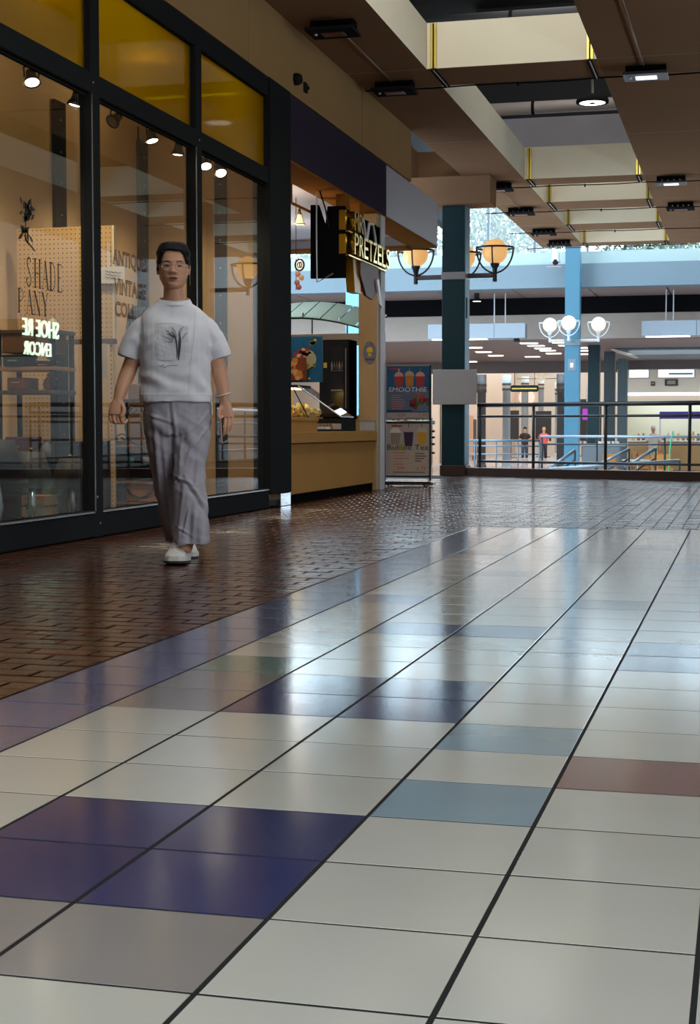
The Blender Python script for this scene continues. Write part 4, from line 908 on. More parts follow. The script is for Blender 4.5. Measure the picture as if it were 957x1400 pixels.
# ================================================================ COLUMNS AND GLOBE LAMPS
def column(label, x0, x1, y0, dep, z0, z1, mf, side=None, base=None, nm='square_column'):
    t = thing(nm, label, 'column', ((x0 + x1) / 2, y0 + dep / 2, z0)); w = (x1 - x0) / 2
    part(t, 'shaft', MB().bbox(-w, w, -dep / 2, dep / 2, (.15 if base else 0), z1 - z0, .006), mf)
    if side: part(t, 'lit_face', MB().bbox(w, w + .012, -dep / 2 + .0, dep / 2, .16, z1 - z0, .003), side)
    if base: part(t, 'plinth', MB().bbox(-w - .02, w + .03, -dep / 2 - .02, dep / 2 + .02, 0, .15, .006), base)
    return t
c1 = column('dark teal square column with brown plinth where the railing begins', -4.31, -3.975, 22.0, .36, 0.0, 3.925, m_teal_dark, m_blue_col, m_curb)  # blue strip paints the daylit side, dark teal front the backlit one
part(c1, 'lamp_collar', MB().bbox(-.178, .185, -.19, .19, 2.86, 2.97, .006), mat('collar_grey', S(150, 146, 150), .4, .3))
part(c1, 'notice_slot', MB().bbox(.179, .185, -.12, -.04, 2.3, 2.6, .003), black)
m_globe_w = mat('globe_amber', (1.0, .62, .28), .3, emit=.62, emit_col=(1.0, .52, .17)); m_globe_p = mat('globe_cream', (1, .88, .7), .3, emit=.45, emit_col=(1.0, .82, .58))
def globe_lamp(label, loc, ang, arm_z, s=1.0, mg=m_globe_w, mm=dark_rail, grp=None, arm=.46):
    """globe in a half ring cradle; ang points from globe back to the column"""
    t = thing('globe_lamp', label, 'lamp', loc, 0, grp); r = .185 * s; k = .27 * s
    part(t, 'globe', MB().ball((0, 0, 0), r, 24, 16), mg, True)
    cr = MB(); cr.tube([(k * math.cos(a), 0, .05 * s + (.36 * s) * math.sin(a) * 1.0) for a in [math.pi + q * math.pi / 20 for q in range(21)]], .014 * s, 6); part(t, 'cradle', cr, mm, True)
    part(t, 'ring', MB().tube([(k * math.cos(a), k * math.sin(a), .05 * s) for a in [q * math.pi / 16 for q in range(32)]], .016 * s, 6, closed=True), mm, True)
    cr = MB(); cr.tube([(0, k * math.cos(a), .05 * s + (.36 * s) * math.sin(a)) for a in [math.pi + q * math.pi / 20 for q in range(21)]], .012 * s, 6); part(t, 'cradle', cr, mm, True)
    part(t, 'socket', MB().lathe([(.0, -.30 * s), (.035 * s, -.29 * s), (.035 * s, -.25 * s), (.065 * s, -.2 * s), (.07 * s, -.16 * s), (.0, -.15 * s)], k=12), mm, True)
    part(t, 'stem', MB().lathe([(0, -.44 * s), (.03 * s, -.44 * s), (.03 * s, -.3 * s), (0, -.3 * s)], k=10), mm)
    dx, dy = math.cos(ang), math.sin(ang)
    part(t, 'arm', MB().tube([(dx * .02, dy * .02, arm_z), (dx * arm, dy * arm, arm_z)], .035 * s, 4), mat('arm_grey', S(110, 104, 106), .4, .3) if mg is m_globe_w else white_paint)
    for q in range(3): part(t, 'clamp', MB().lathe([(.036 * s, -.42 * s + q * .045 * s), (.036 * s, -.405 * s + q * .045 * s)], k=10), mm)
    return t
globe_lamp('amber globe lamp in a black ring cradle half hidden by the grey fascia', (-4.74, 22.18, 3.26), 0.0, -.345, grp='globe lamps on the dark column', arm=.43)
globe_lamp('amber globe lamp in a black ring cradle against the clerestory trees', (-3.56, 22.18, 3.27), math.pi, -.345, grp='globe lamps on the dark column', arm=.42)
globe_lamp('amber globe lamp on the back face of the dark column', (-4.14, 22.78, 3.27), -math.pi / 2, -.345, grp='globe lamps on the dark column', arm=.43)
c3 = column('teal square column beside the walkway, out past the central ceiling beam', .32, .66, 23.3, .36, 0.0, 4.33, m_teal_dark, None, m_curb)
globe_lamp('amber globe lamp whose mirror image shows in the third shop window', (-.32, 23.48, 3.27), 0.0, -.345, grp='globe lamps on the dark column', arm=.66)
bd = thing('notice_board', 'blank grey notice board fixed to the dark teal column', 'board', (-4.43, 21.93, 1.04))
part(bd, 'panel', MB().bbox(0, .65, 0, .03, 0, .51, .004), mat('board_grey', S(176, 166, 162), .6)); part(bd, 'backing', MB().bbox(.15, .45, .03, .065, .1, .4, .003), black)
c2 = column('bright blue square column carrying three white globe lamps', -4.46, -4.09, 39.0, .37, ZL, 6.2, m_blue_col, None, None)
part(c2, 'collar', MB().bbox(-.2, .2, -.205, .205, 3.74, 3.9, .006), m_blue_beam); part(c2, 'wall_plate', MB().bbox(-.1, .1, -.2, -.186, 3.1, 3.4, .004), m_blue_beam); part(c2, 'switch', MB().bbox(-.04, .04, -.215, -.2, 3.18, 3.3, .003), white_paint)
for lab, x, y, a in (('white framed globe lamp on the open side of the bright blue column', -4.85, 39.1, 0.0), ('white framed globe lamp in front of the bright blue column', -4.30, 38.45, math.pi / 2), ('white framed globe lamp on the far side of the bright blue column', -3.62, 39.1, math.pi)):
    globe_lamp(lab, (x, y, 3.32), a, -.40, 1.0, m_globe_p, white_paint, 'globe lamps on the blue column', .5)
for lab, x0, x1, y, zt, m in (('dark teal column standing just past the bright blue column', -4.56, -4.22, 46, 3.17, m_teal_dark), ('near black teal column between two teal columns of the lower hall', -4.44, -4.09, 50, 3.17, mat('column_dark', S(44, 62, 70), .5)),
                          ('grey teal column beside the food court sign panels', -4.45, -4.11, 55.6, 3.17, mat('column_grey_teal', S(84, 110, 118), .5))):
    column(lab, x0, x1, y, .36, ZL, zt, m)
column('light blue column seen through the kiosk behind the drinks fridge', -10.22, -9.85, 39.0, .37, ZL, 5.0, mat('column_sky', S(120, 184, 214), .5))
# pale banded colonnade of the far hall
m_colp = mat('colonnade', S(186, 200, 204), .5); m_colg = mat('colonnade_grey', S(120, 122, 124), .5); m_band = mat('band_brown', S(90, 66, 52), .5)
def round_col(label, x, y, r, zt, m):
    t = thing('round_column', label, 'column', (x, y, ZL), 0, 'banded columns of the far hall')
    part(t, 'shaft', MB().lathe([(r, 0), (r, zt - ZL - .7), (r * 1.12, zt - ZL - .7), (r * 1.12, zt - ZL), (0, zt - ZL)], k=18), m, True)
    for q in range(2): part(t, 'band', MB().lathe([(r * 1.16, 0), (r * 1.16, .10)], (0, 0, zt - ZL - .68 + q * .22), 18), m_band)
    part(t, 'plinth', MB().lathe([(r * 1.2, 0), (r * 1.2, .2), (r, .25)], k=18), m)
for lab, x, y, r_, zt, m in (('grey banded column under the left end of the hall lintel', -9.9, 58.6, .17, 2.76, m_colg), ('pale banded column next after the grey one', -10.05, 66, .17, 3.0, m_colp), ('pale banded column behind the person in black', -12.05, 86, .2, 3.6, m_colp), ('pale banded column between the two far walkers', -11.4, 88, .16, 3.6, m_colp), ('last thin pale column of the far row', -9.97, 84, .14, 3.2, m_colp), ('grey banded column beside the bright blue column', -6.81, 58.6, .17, 2.76, m_colg)):
    round_col(lab, x, y, r_, zt, m)

# ================================================================ RAILINGS
def railing(label, P0, P1, z0, top, rails, posts, m=dark_rail, r=.026, cap=None, grp=None):
    a, b = Vector((*P0, z0)), Vector((*P1, z0)); d = b - a
    t = thing('railing', label, 'railing', a, 0, grp)
    part(t, 'handrail', MB().tube([(0, 0, top), (d.x, d.y, top)], r * 1.25, 10), cap or m, True)
    for h in rails: part(t, 'rail', MB().tube([(0, 0, h), (d.x, d.y, h)], r * .72, 8), m, True)
    for f in posts: part(t, 'post', MB().tube([(d.x * f, d.y * f, 0), (d.x * f, d.y * f, top)], r * .85, 8), m, True)
    return t
railing('black guard railing along the brown kerb of the walkway', (-3.78, 22.08), (3.9, 18.9), .121, .91, (.745, .09), (.004, .112, .25, .40, .55, .70, .85, .99))
railing('steel capped railing on the other side of the dark column', (-9.4, 22.05), (-4.42, 22.05), 0.0, .78, (.65, .56, .46, .33), (.2, .45, .7, .983), dark_rail, .022, chrome)
railing('pale steel railing across the landing of the lower hall', (-5.35, 30.0), (-3.9, 30.0), -.52, .97, (.86, .70), (.1, .4, .7, .99), mat('rail_bluegrey', S(110, 128, 142), .35, .3), .02)
railing('dark steel railing on the right of the landing', (-3.88, 29.9), (2.6, 29.9), -.52, 1.05, (.90, .30), (.005, .17, .37, .60, .8, .98), dark_rail, .024, mat('rail_cap', S(150, 160, 172), .3, .4))
railing('long railing beside the side walkway, mirrored in the shop windows', (3.0, 22.4), (3.0, 41.0), 0.0, 1.1, (.95, .8, .5, .2), [q / 12 for q in range(13)], dark_rail, .026, mat('rail_white', S(220, 222, 226), .4))
def stair_rail(label, pts, z0):
    t = thing('stair_rail', label, 'handrail', (pts[0][0], pts[0][1], z0), 0, 'sloping stair handrails'); o_ = Vector((pts[0][0], pts[0][1], z0))
    part(t, 'handrail', MB().tube([(Vector(p) - o_)[:] for p in pts], .03, 8), mat('rail_steel', S(130, 146, 158), .3, .4), True)
    part(t, 'rail', MB().tube([(Vector(p) - o_ - Vector((0, 0, .18)))[:] for p in pts], .016, 6), dark_rail, True)
    for p in pts: part(t, 'post', MB().tube([(p[0] - o_.x, p[1] - o_.y, 0), (p[0] - o_.x, p[1] - o_.y, p[2] - z0)], .02, 6), dark_rail)
stair_rail('sloping steel stair handrail rising beside the bright blue column', [(-3.60, 28.2, -.12), (-3.02, 28.2, .29)], ZL)
stair_rail('second sloping stair handrail between the railing posts', [(-2.65, 28.4, .0), (-2.05, 28.4, .31)], ZL)
stair_rail('third sloping stair handrail by the green tube', [(-2.1, 28.0, -.02), (-1.55, 28.0, .33)], ZL)
stair_rail('long shallow handrail low behind the kerb', [(-3.4, 27.4, -.04), (-1.1, 27.4, .12)], ZL)
gt = tag(MB().tube([(-1.40, 29.0, -.9), (-1.38, 29.0, -.2), (-1.34, 29.0, .35), (-1.30, 29.0, .62)], .012, 8).build('green_tube', mat('green_glow', (.05, .7, .3), .4, emit=.12, emit_col=(.05, .8, .35)), loc=(-1.40, 29.0, -.95)), 'bright green flexible tube standing beside the stair rails', 'tube')

# ================================================================ HALL LIGHTS AND SIGNS
m_fl = mat('fluor_panel', (1, .96, .9), .4, emit=3.4, emit_col=(1, .93, .82))
fpos = [(-8.06, 46.25), (-8.22, 48.99), (-8.23, 51.56), (-9.9, 56.0), (-6.1, 44.27), (-6.08, 45.69), (-6.07, 47.21), (-6.09, 48.58), (-6.14, 50.53), (-7.13, 52.67), (-5.15, 44.12), (-4.95, 47.2), (-4.9, 48.9), (-5.11, 51.2), (-2.94, 52.4), (-5.16, 45.72)]
f0 = None
for x, y in fpos:
    if f0 is None:
        f0 = thing('ceiling_light', 'slim glowing fluorescent strip on the brown ceiling of the lower hall', 'ceiling light', (x, y, 3.17), 0, 'fluorescent strips of the lower hall')
        part(f0, 'diffuser', MB().bbox(-.24, .24, -.16, .16, -.03, -.012, .003), m_fl); part(f0, 'housing', MB().bbox(-.27, .27, -.19, .19, -.012, -.001, .003), white_paint)
    else: dup(f0, (x, y, 3.17))
for i, (x, y, p) in enumerate(((-7, 48, 150), (-2, 50, 120), (-11, 52, 110))):
    area_light('hall_light', (x, y, 3.10), (x, y, 0), 3.0, 6.0, p, (1, .92, .82))
# hanging white light boxes
for lab, x0, x1, y, rods in (('long white light box hanging on two rods beside the dark column', -8.42, -5.75, 41.2, (-6.62, -6.32)), ('white light box hanging on rods at the right of the hall', -2.67, -0.6, 41.2, (-2.05, -1.86))):
    t = thing('hanging_light_box', lab, 'light box', (x0, y, 3.08), 0, 'hanging white light boxes'); L_ = x1 - x0
    part(t, 'box', MB().bbox(0, L_, -.2, .2, .04, .44, .006), mat('lightbox_white', S(160, 170, 180), .5)); part(t, 'seam', MB().box(L_ * .68, L_ * .68 + .02, -.204, -.2, .04, .44), m_mull)
    part(t, 'lens', MB().bbox(.1, L_ * .6, -.16, .16, .02, .04, .003), m_fl)
    for xr in rods: part(t, 'rod', MB().tube([(xr - x0, 0, .44), (xr - x0, 0, 1.26)], .018, 6), white_paint)
    part(t, 'spot_head', MB().lathe([(0, -.06), (.08, -.05), (.08, .02), (.05, .05), (0, .05)], (L_ - .25, -.05, 0), 10), black)
ds = thing('spot_lamp', 'black spot lamp with lit face under the brown hall soffit', 'spotlight', (-7.07, 41.0, 4.34))
part(ds, 'yoke', MB().bbox(-.06, .06, -.05, .05, -.14, 0, .004), black); part(ds, 'can', MB().lathe([(.05, -.1), (.09, -.16), (.13, -.22), (.12, -.22), (.05, -.12)], k=14), black, True); part(ds, 'lens', MB().lathe([(0, -.222), (.115, -.22), (0, -.21)], k=14), m_fl)
cc = thing('security_camera', 'white security camera on a bracket beside the bright blue column', 'camera', (-4.72, 39.15, 5.05))
part(cc, 'bracket', MB().bbox(-.05, .30, -.03, .03, .17, .2, .004), white_paint); part(cc, 'housing', MB().lathe([(0, .20), (.07, .19), (.10, .12), (.10, -.08), (.12, -.1), (.11, -.14), (0, -.14)], k=16), white_paint, True)
part(cc, 'lens', MB().ball((0, -.05, -.13), .08, 14, 10), black, True); part(cc, 'shelf', MB().bbox(-.22, .16, -.05, .05, -.26, -.24, .003), mat('cam_shelf', S(206, 160, 150), .5))
# far hall signs and shops
bsn = thing('hanging_sign', 'long dark rounded sign hanging in the far hall', 'sign', (-8.5, 60.5, 2.26)); part(bsn, 'board', MB().bbox(-.56, .56, -.04, .04, -.13, .13, .05), mat('sign_green_black', S(30, 38, 32), .4)); part(bsn, 'bar', MB().bbox(-.5, .5, -.05, -.04, -.02, .02, .004), gold_trim)
for q in (-.4, .4): part(bsn, 'hanger', MB().tube([(q, 0, .12), (q, 0, 1.64)], .012, 6), black)
gf = thing('globe_pendant', 'single pale globe pendant in the far hall', 'lamp', (-8.05, 62, 2.80)); part(gf, 'globe', MB().ball((0, 0, 0), .22, 18, 12), m_globe_p, True); part(gf, 'stem', MB().tube([(0, 0, .2), (0, 0, 1.1)], .02, 6), white_paint)
part(gf, 'cross_arm', MB().tube([(-1.0, 0, -.1), (1.0, 0, -.1)], .02, 6), white_paint)
area_light('far_hall_light', (-9.5, 79, 6.2), (-9.5, 79, 0), 8, 28, 2000, (1, .97, .93))
rr = random.Random(21)
for i, (y, wd, col, lab) in enumerate(((61.5, 2.0, S(206, 176, 140), 'warm lit shop bay with wooden door in the far hall'), (66.5, 2.6, S(120, 150, 110), 'shop bay with green planter in the far hall'), (72.0, 2.8, S(214, 120, 110), 'shop bay with a pink glowing disc in the far hall'), (78.0, 3.0, S(190, 150, 120), 'shop bay with dark display panels in the far hall'))):
    t = thing('shop_bay', lab, 'shop front', (-13.85, y, ZL), 0, 'shop bays of the far hall')
    part(t, 'frame', MB().bbox(0, .12, -wd / 2, wd / 2, 0, 2.9, .01), m_beige); part(t, 'display', MB().bbox(.12, .2, -wd * .35, wd * .1, .2, 2.3, .01), mat('bay_%d' % i, col, .5)); part(t, 'door', MB().bbox(.12, .2, wd * .16, wd * .42, 0, 2.1, .01), mat('bay_door', S(60, 50, 46), .5))
for i, (x, y, lab) in enumerate(((-11.0, 86, 'dark display panel behind the person in black'), (-9.0, 88, 'dark tall panel between the far columns'), (-8.2, 86, 'black narrow panel near the end of the hall'), (-12.4, 83, 'dark picture panel hung by the second pale column'))):
    t = thing('poster_board', lab, 'board', (x, y, ZL)); hh = (2.6, 3.3, 3.0, 2.6)[i]
    part(t, 'board', MB().bbox(-.45, .45, -.03, .03, .9, hh, .01), mat('panel_black', S(36, 32, 32), .5)); part(t, 'leg', MB().bbox(-.06, .06, -.04, .04, 0, .9, .01), m_lintel); part(t, 'foot', MB().bbox(-.4, .4, -.2, .2, 0, .05, .01), m_lintel)
pkd = tag(MB().lathe([(0, -.02), (.5, -.01), (.5, .02), (0, .05)], (0, 0, 0), 20, axis='y').build('glow_disc', mat('pink_glow', (1, .5, .42), .4, emit=1.0, emit_col=(1, .45, .36))), 'round pink glowing disc on the end wall of the far hall', 'light'); pkd.location = (-13.2, 94.945, 2.6)
# food court
for i, (x0, x1, lab) in enumerate(((-4.35, -3.62, 'blank white lit menu panel above the food court counter'), (-3.25, -1.9, 'second white lit menu panel with a grey stripe'))):
    t = thing('menu_panel', lab, 'sign', (x0, 59.9, 2.64), 0, 'lit food court panels'); part(t, 'face', MB().bbox(0, x1 - x0, 0, .08, 0, .3, .01), mat('panel_lit', (.9, .93, 1), .4, emit=.7, emit_col=(.9, .94, 1)))
    part(t, 'frame', MB().bbox(-.02, x1 - x0 + .02, .03, .095, -.02, .32, .01), white_paint)
    if i: part(t, 'stripe', MB().box(.4, 1.3, -.004, 0, .1, .17), mat('stripe_grey', S(120, 120, 120), .5))
for x, w, lab in ((-3.45, .16, 'small dark square clock panel on the food court header'), (-2.75, .5, 'dark framed picture on the food court header')):
    t = thing('wall_picture', lab, 'picture', (x, 59.93, 2.33)); part(t, 'frame', MB().bbox(-w / 2, w / 2, 0, .06, 0, .24 if w > .3 else .16, .01), mat('pic_dark', S(50, 40, 34), .5)); part(t, 'image', MB().bbox(-w * .3, w * .3, -.01, 0, .05, .19 if w > .3 else .11, .004), mat('pic_img', S(140, 130, 110), .5))
ls = thing('strip_light', 'long white strip light under the food court header', 'light', (-4.5, 59.86, 1.95)); part(ls, 'tube', MB().bbox(0, 6.5, 0, .1, .0, .1, .02), mat('strip_lit', (1, 1, 1), .4, emit=2.0)); part(ls, 'bracket', MB().bbox(0, 6.5, .02, .12, .1, .13, .01), white_paint)
area_light('food_light', (-2.5, 61.6, 3.0), (-2.5, 61.6, 0), 5, 2, 160, (.95, 1, .95))
cnt = thing('food_counter', 'long food court counter with busy warm goods', 'counter', (-4.4, 60.2, ZL))
part(cnt, 'body', MB().bbox(0, 6, 0, .6, 0, 1.1, .02), mat('fc_body', S(190, 150, 96), .5)); part(cnt, 'top', MB().bbox(-.05, 6.05, -.1, .7, 1.1, 1.16, .01), white_paint)
part(cnt, 'purple_banner', MB().bbox(1.2, 6, -.03, .0, 2.0, 2.28, .01), mat('banner_purple', S(70, 50, 150), .5)); part(cnt, 'banner_post', MB().bbox(1.2, 1.26, .0, .05, 1.16, 2.1, .01), white_paint); part(cnt, 'banner_post', MB().bbox(3.9, 3.96, .0, .05, 1.16, 2.1, .01), white_paint)
for q in range(24):
    x = -4.2 + q * .19; h = rr.uniform(.12, .42); col = rr.choice([S(206, 190, 170), S(170, 110, 60), S(220, 214, 206), S(150, 60, 40), S(120, 96, 70), S(214, 170, 90)])
    t = tag(MB().lathe([(0, 0), (.06, 0), (.07, h * .5), (.04, h * .8), (.045, h), (0, h)], k=10).build('food_jar', mat('jar_%d' % rr.randint(0, 7), col, .4), smooth=True), 'small jar or container standing on the food court counter', 'jar', 'jars on the food court counter'); t.location = (x, 60.35 + rr.uniform(-.1, .2), ZL + 1.16)
# cafe tables and chairs
m_orange = mat('chair_orange', S(206, 140, 60), .5)
def cafe_chair(loc, rz, lab):
    t = thing('cafe_chair', lab, 'chair', loc, rz, 'wooden cafe chairs of the food court')
    part(t, 'seat', MB().bbox(-.2, .2, -.2, .2, .44, .48, .01), m_orange); part(t, 'backrest', MB().bbox(-.2, .2, .18, .21, .62, .9, .01), m_orange)
    for sx in (-.18, .18):
        for sy in (-.18, .18): part(t, 'leg', MB().bbox(sx - .02, sx + .02, sy - .02, sy + .02, 0, .44 if sy < 0 else .9, .004), m_orange)
    return t
ch0 = cafe_chair((-3.7, 44.0, ZL), .3, 'orange wooden cafe chair at the tables beyond the stair rails')
for x, y, a in ((-2.75, 45.6, 2.6), (-2.3, 43.4, .1), (-2.2, 44.6, 3.0), (-3.0, 46.2, 1.2), (-2.3, 46.6, 2.0)): dup(ch0, (x, y, ZL), a)
tb = thing('cafe_table', 'round pale cafe table beyond the stair rails', 'table', (-3.0, 44.6, ZL)); part(tb, 'top', MB().lathe([(0, .74), (.42, .74), (.43, .72), (.42, .70), (0, .70)], k=20), white_paint, True); part(tb, 'stem', MB().lathe([(.03, .05), (.03, .7)], k=10), steel); part(tb, 'foot', MB().lathe([(0, 0), (.25, 0), (.24, .04), (.03, .06)], k=16), black)
pc = thing('service_counter', 'grey counter with pale glass top and white cups in the lower hall', 'counter', (-4.0, 45.0, ZL)); part(pc, 'body', MB().bbox(-.6, .5, -.2, .3, 0, 1.12, .02), mat('sc_grey', S(120, 128, 134), .5)); part(pc, 'top', MB().bbox(-.65, .65, -.25, .35, 1.12, 1.18, .01), mat('sc_top', S(190, 206, 206), .2))
for q in range(5): part(pc, 'cup', MB().lathe([(0, 1.18), (.04, 1.18), (.05, 1.26), (0, 1.26)], (-.1 + q * .13, 0, 0), 10), white_paint)
# slanted light blue ceiling panel over the food court
bp = thing('slanted_panel', 'light blue slanted bulkhead hanging over the food court', 'bulkhead', (-3.9, 48, 2.9)); part(bp, 'panel', MB().poly([(-.05, 0, .255), (4.2, 0, .255), (4.2, 0, .06), (.55, 0, .06)], (0, 2.5, 0)), m_blue_beam); part(bp, 'edge', MB().poly([(-.2, -.02, .255), (-.05, -.02, .255), (.55, -.02, .06), (.42, -.02, .06)], (0, 2.5, 0)), white_paint)
pv = tag(MB().bbox(-.18, .18, -.04, .04, 0, .42, .02).build('purple_sign', mat('magenta_lit', (.5, .04, .6), .4, emit=.5, emit_col=(.6, .05, .75))), 'small magenta lit sign beside the bright blue column', 'sign'); pv.location = (-5.75, 57.9, 1.0)
pp = MB().tube([(0, 0, -.0), (0, 0, -1.95)], .03, 6).build('sign_post', m_lintel, pv)
for i, (x, y, z, w, h, lab) in enumerate(((-5.9, 60.5, 2.2, .3, .6, 'white vertical banner with black marks past the dark teal column'), (-4.9, 59, 2.1, .28, .6, 'white vertical menu strip between the teal columns'))):
    t = thing('vertical_banner', lab, 'banner', (x, y, z - .5)); part(t, 'sheet', MB().bbox(-w / 2, w / 2, 0, .02, 0, h, .004), white_paint)
    for q in range(3): part(t, 'mark', MB().box(-.05, .05, -.004, 0, h * (.2 + .25 * q), h * (.2 + .25 * q) + .07), MATS['print_dark'])
    part(t, 'hanger', MB().tube([(0, .01, h), (0, .01, 3.9 - z + .5)], .008, 5), black)

# sign across the walkway, seen mirrored in the lamp shop glass
sx_ = thing('shop_sign', 'pale green lit sign of two rows whose mirror image shows in the shop window', 'sign', (9.0, 36.2, 2.5))
m_sign = mat('sign_green_white', (.8, 1, .75), .4, emit=4.5, emit_col=(.78, 1.0, .72))
part(sx_, 'backing', MB().bbox(.03, .08, -2.05, .05, .42, .46, .01), mat('sign_back', S(60, 44, 36), .6))
part(sx_, 'support_arm', MB().bbox(.03, 1.5, -1.3, -1.2, -.02, .92, .01), black)
text_obj('letters', 'SHOE RE', .4, m_sign, (.02, -.0, .47), (0, -1, 0), (0, 0, 1), sx_, depth=.02, width=2.0, height=.43)
text_obj('letters', 'ENCOR', .4, m_sign, (.02, -.46, .0), (0, -1, 0), (0, 0, 1), sx_, depth=.02, width=1.5, height=.34)

# ================================================================ TREES OUTSIDE THE CLERESTORY
m_bark = mat('bark', S(80, 66, 54), .8, var=.2); m_leafs = [mat('foliage_%d' % i, c, .55, var=.25, vscale=1.5) for i, c in enumerate((S(80, 98, 84), S(62, 82, 66), S(94, 112, 98)))]
struct('ground_outside', MB().box(-60, 40, 98, 150, -1.4, -1.0), mat('grass', S(90, 110, 70), .8), 'ground outside the building')
def tree(label, x, y, h, rx, seed):
    rt = random.Random(seed); t = thing('tree', label, 'tree', (x, y, -1.0), 0, 'trees outside the clerestory')
    part(t, 'trunk', MB().tube([(0, 0, 0), (.2, 0, h * .3), (-.1, .1, h * .6), (0, 0, h * .8)], [.45, .38, .28, .12], 10), m_bark, True)
    for li in range(3):
        v = []; f = []
        for q in range(4200):
            a = rt.uniform(0, 6.283); b = rt.uniform(-1, 1); rad = rt.random() ** .4
            lump = 1 + .28 * math.sin(3 * a + seed) * math.cos(4 * b + seed)
            c = Vector((rx * rad * math.sqrt(1 - b * b) * math.cos(a) * lump, rx * rad * math.sqrt(1 - b * b) * math.sin(a) * lump, h * .62 + h * .38 * rad * b * lump))
            u = Vector((rt.gauss(0, 1), rt.gauss(0, 1), rt.gauss(0, 1))).normalized(); w = u.orthogonal().normalized(); s = rt.uniform(.10, .26)
            n = len(v); v += [(c - u * s)[:], (c + w * s * .5)[:], (c + u * s)[:], (c - w * s * .5)[:]]; f.append((n, n + 1, n + 2, n + 3))
        mbx = MB(); mbx.v = v; mbx.f = f; mbx.mi = [0] * len(f); o = mbx.build('foliage', m_leafs[li], t, fixn=False); o['kind'] = 'stuff'
for lab, x, y, h, rx, sd in (('tall pale leafed tree left of the dark column outside the clerestory', -27, 106, 21, 5.0, 1), ('broad tree behind the amber globe lamp outside the clerestory', -16.8, 106, 24, 5.0, 2), ('rounded tree outside the clerestory above the white camera', -6.0, 106, 17.5, 4.6, 3), ('low tree outside the clerestory past the ceiling grid', 5.0, 112, 15.5, 5.0, 4)):
    tree(lab, x, y, h, rx, sd)

# ================================================================ THE PEDESTRIAN
m_skin = mat('skin', S(208, 154, 122), .48, var=.05, vscale=14, bump=.03, bscale=200)
m_tee = mat('tee_white', S(232, 232, 238), .85, var=.02, vscale=8, bump=.10, bscale=260)
m_linen = mat('linen_grey', S(172, 168, 178), .72, var=.05, vscale=12, bump=.15, bscale=220, stretch=(1, 1, .4))
m_hair = mat('hair_black', S(18, 14, 15), .6, spec=.2, bump=.35, bscale=90, stretch=(1, 1, .12))
def ell(c, rx, ry, n=24, flat=2.0):
    out = []
    for q in range(n):
        a = 2 * math.pi * q / n; ca, sa = math.cos(a), math.sin(a)
        out.append((c[0] + rx * math.copysign(abs(ca) ** (2 / flat), ca), c[1] + ry * math.copysign(abs(sa) ** (2 / flat), sa), c[2]))
    return out
def interp(keys, n):
    """resample list of key tuples smoothly (Catmull-Rom)"""
    out = []; m = len(keys)
    for i in range(m - 1):
        p0, p1, p2, p3 = keys[max(i - 1, 0)], keys[i], keys[i + 1], keys[min(i + 2, m - 1)]
        for q in range(n):
            t = q / n
            out.append(tuple(.5 * (2 * b + (c - a) * t + (2 * a - 5 * b + 4 * c - d) * t * t + (-a + 3 * b - 3 * c + d) * t ** 3) for a, b, c, d in zip(p0, p1, p2, p3)))
    out.append(tuple(keys[-1])); return out
def remesh_obj(mb, name, m, parent, vox, smooth=4, post=None):
    o = mb.build(name, m)
    r = o.modifiers.new('r', 'REMESH'); r.mode = 'VOXEL'; r.voxel_size = vox
    s = o.modifiers.new('s', 'SMOOTH'); s.factor = .5; s.iterations = smooth
    dg = bpy.context.evaluated_depsgraph_get(); me = bpy.data.meshes.new_from_object(o.evaluated_get(dg))
    old = o.data; o.modifiers.clear(); o.data = me; bpy.data.meshes.remove(old); me.name = name
    me.materials.clear(); me.materials.append(m)
    if post:
        nrm = [v.normal.copy() for v in me.vertices]
        for v, n in zip(me.vertices, nrm): post(v, n)
    for p in me.polygons: p.use_smooth = True
    o.parent = parent; return o
HX, HY, HZ = -.026, .19, 1.400          # head axis, chin height
head_keys = [(0.0, .030, .074, -.02), (.010, .047, .087, .010), (.03, .059, .091, .04), (.055, .068, .091, .062), (.085, .0725, .090, .080), (.115, .0745, .090, .091), (.145, .0745, .089, .096), (.172, .071, .082, .095), (.196, .061, .065, .084), (.212, .045, .046, .064), (.221, .026, .026, .038), (.2235, .006, .006, .008)]
head_lv = interp(head_keys, 5)
def gs(x, z, cx, cz, sx, sz): return math.exp(-((x - cx) / sx) ** 2 / 2 - ((z - cz) / sz) ** 2 / 2)
def face_d(x, h):
    d = 0.0
    if .064 < h < .122:
        t = (.122 - h) / .044; amp = .003 + .019 * min(t, 1) ** 1.3 if h > .078 else .022 * max(0, (h - .064) / .014)
        d += amp * math.exp(-(x / (.0075 + .005 * min(t, 1))) ** 2 / 2)
        d += .007 * gs(x, h, .013, .073, .005, .006) + .007 * gs(x, h, -.013, .073, .005, .006)
    for s in (-1, 1):
        d += -.010 * gs(x, h, s * .031, .109, .015, .010) + .005 * gs(x, h, s * .031, .105, .011, .006) + .004 * gs(x, h, s * .03, .130, .02, .006) + .005 * gs(x, h, s * .040, .085, .017, .018)
    d += .0065 * gs(x, h, 0, .0495, .017, .0042) + .0065 * gs(x, h, 0, .0375, .014, .0045) - .005 * gs(x, h, 0, .0437, .02, .0018) + .006 * gs(x, h, 0, .012, .014, .010) - .003 * gs(x, h, 0, .026, .016, .005)
    return d
def face_y(x, h):
    """front surface depth (negative = towards the walkway) relative to the head axis"""
    lv = head_lv; i = 0
    while i < len(lv) - 2 and lv[i + 1][0] < h: i += 1
    a, b = lv[i], lv[i + 1]; t = (h - a[0]) / max(b[0] - a[0], 1e-6)
    w = a[1] + (b[1] - a[1]) * t; f = a[2] + (b[2] - a[2]) * t
    k = min(abs(x) / w, .995); return -f * (1 - k ** 2.3) ** (1 / 2.3) - face_d(x, h)
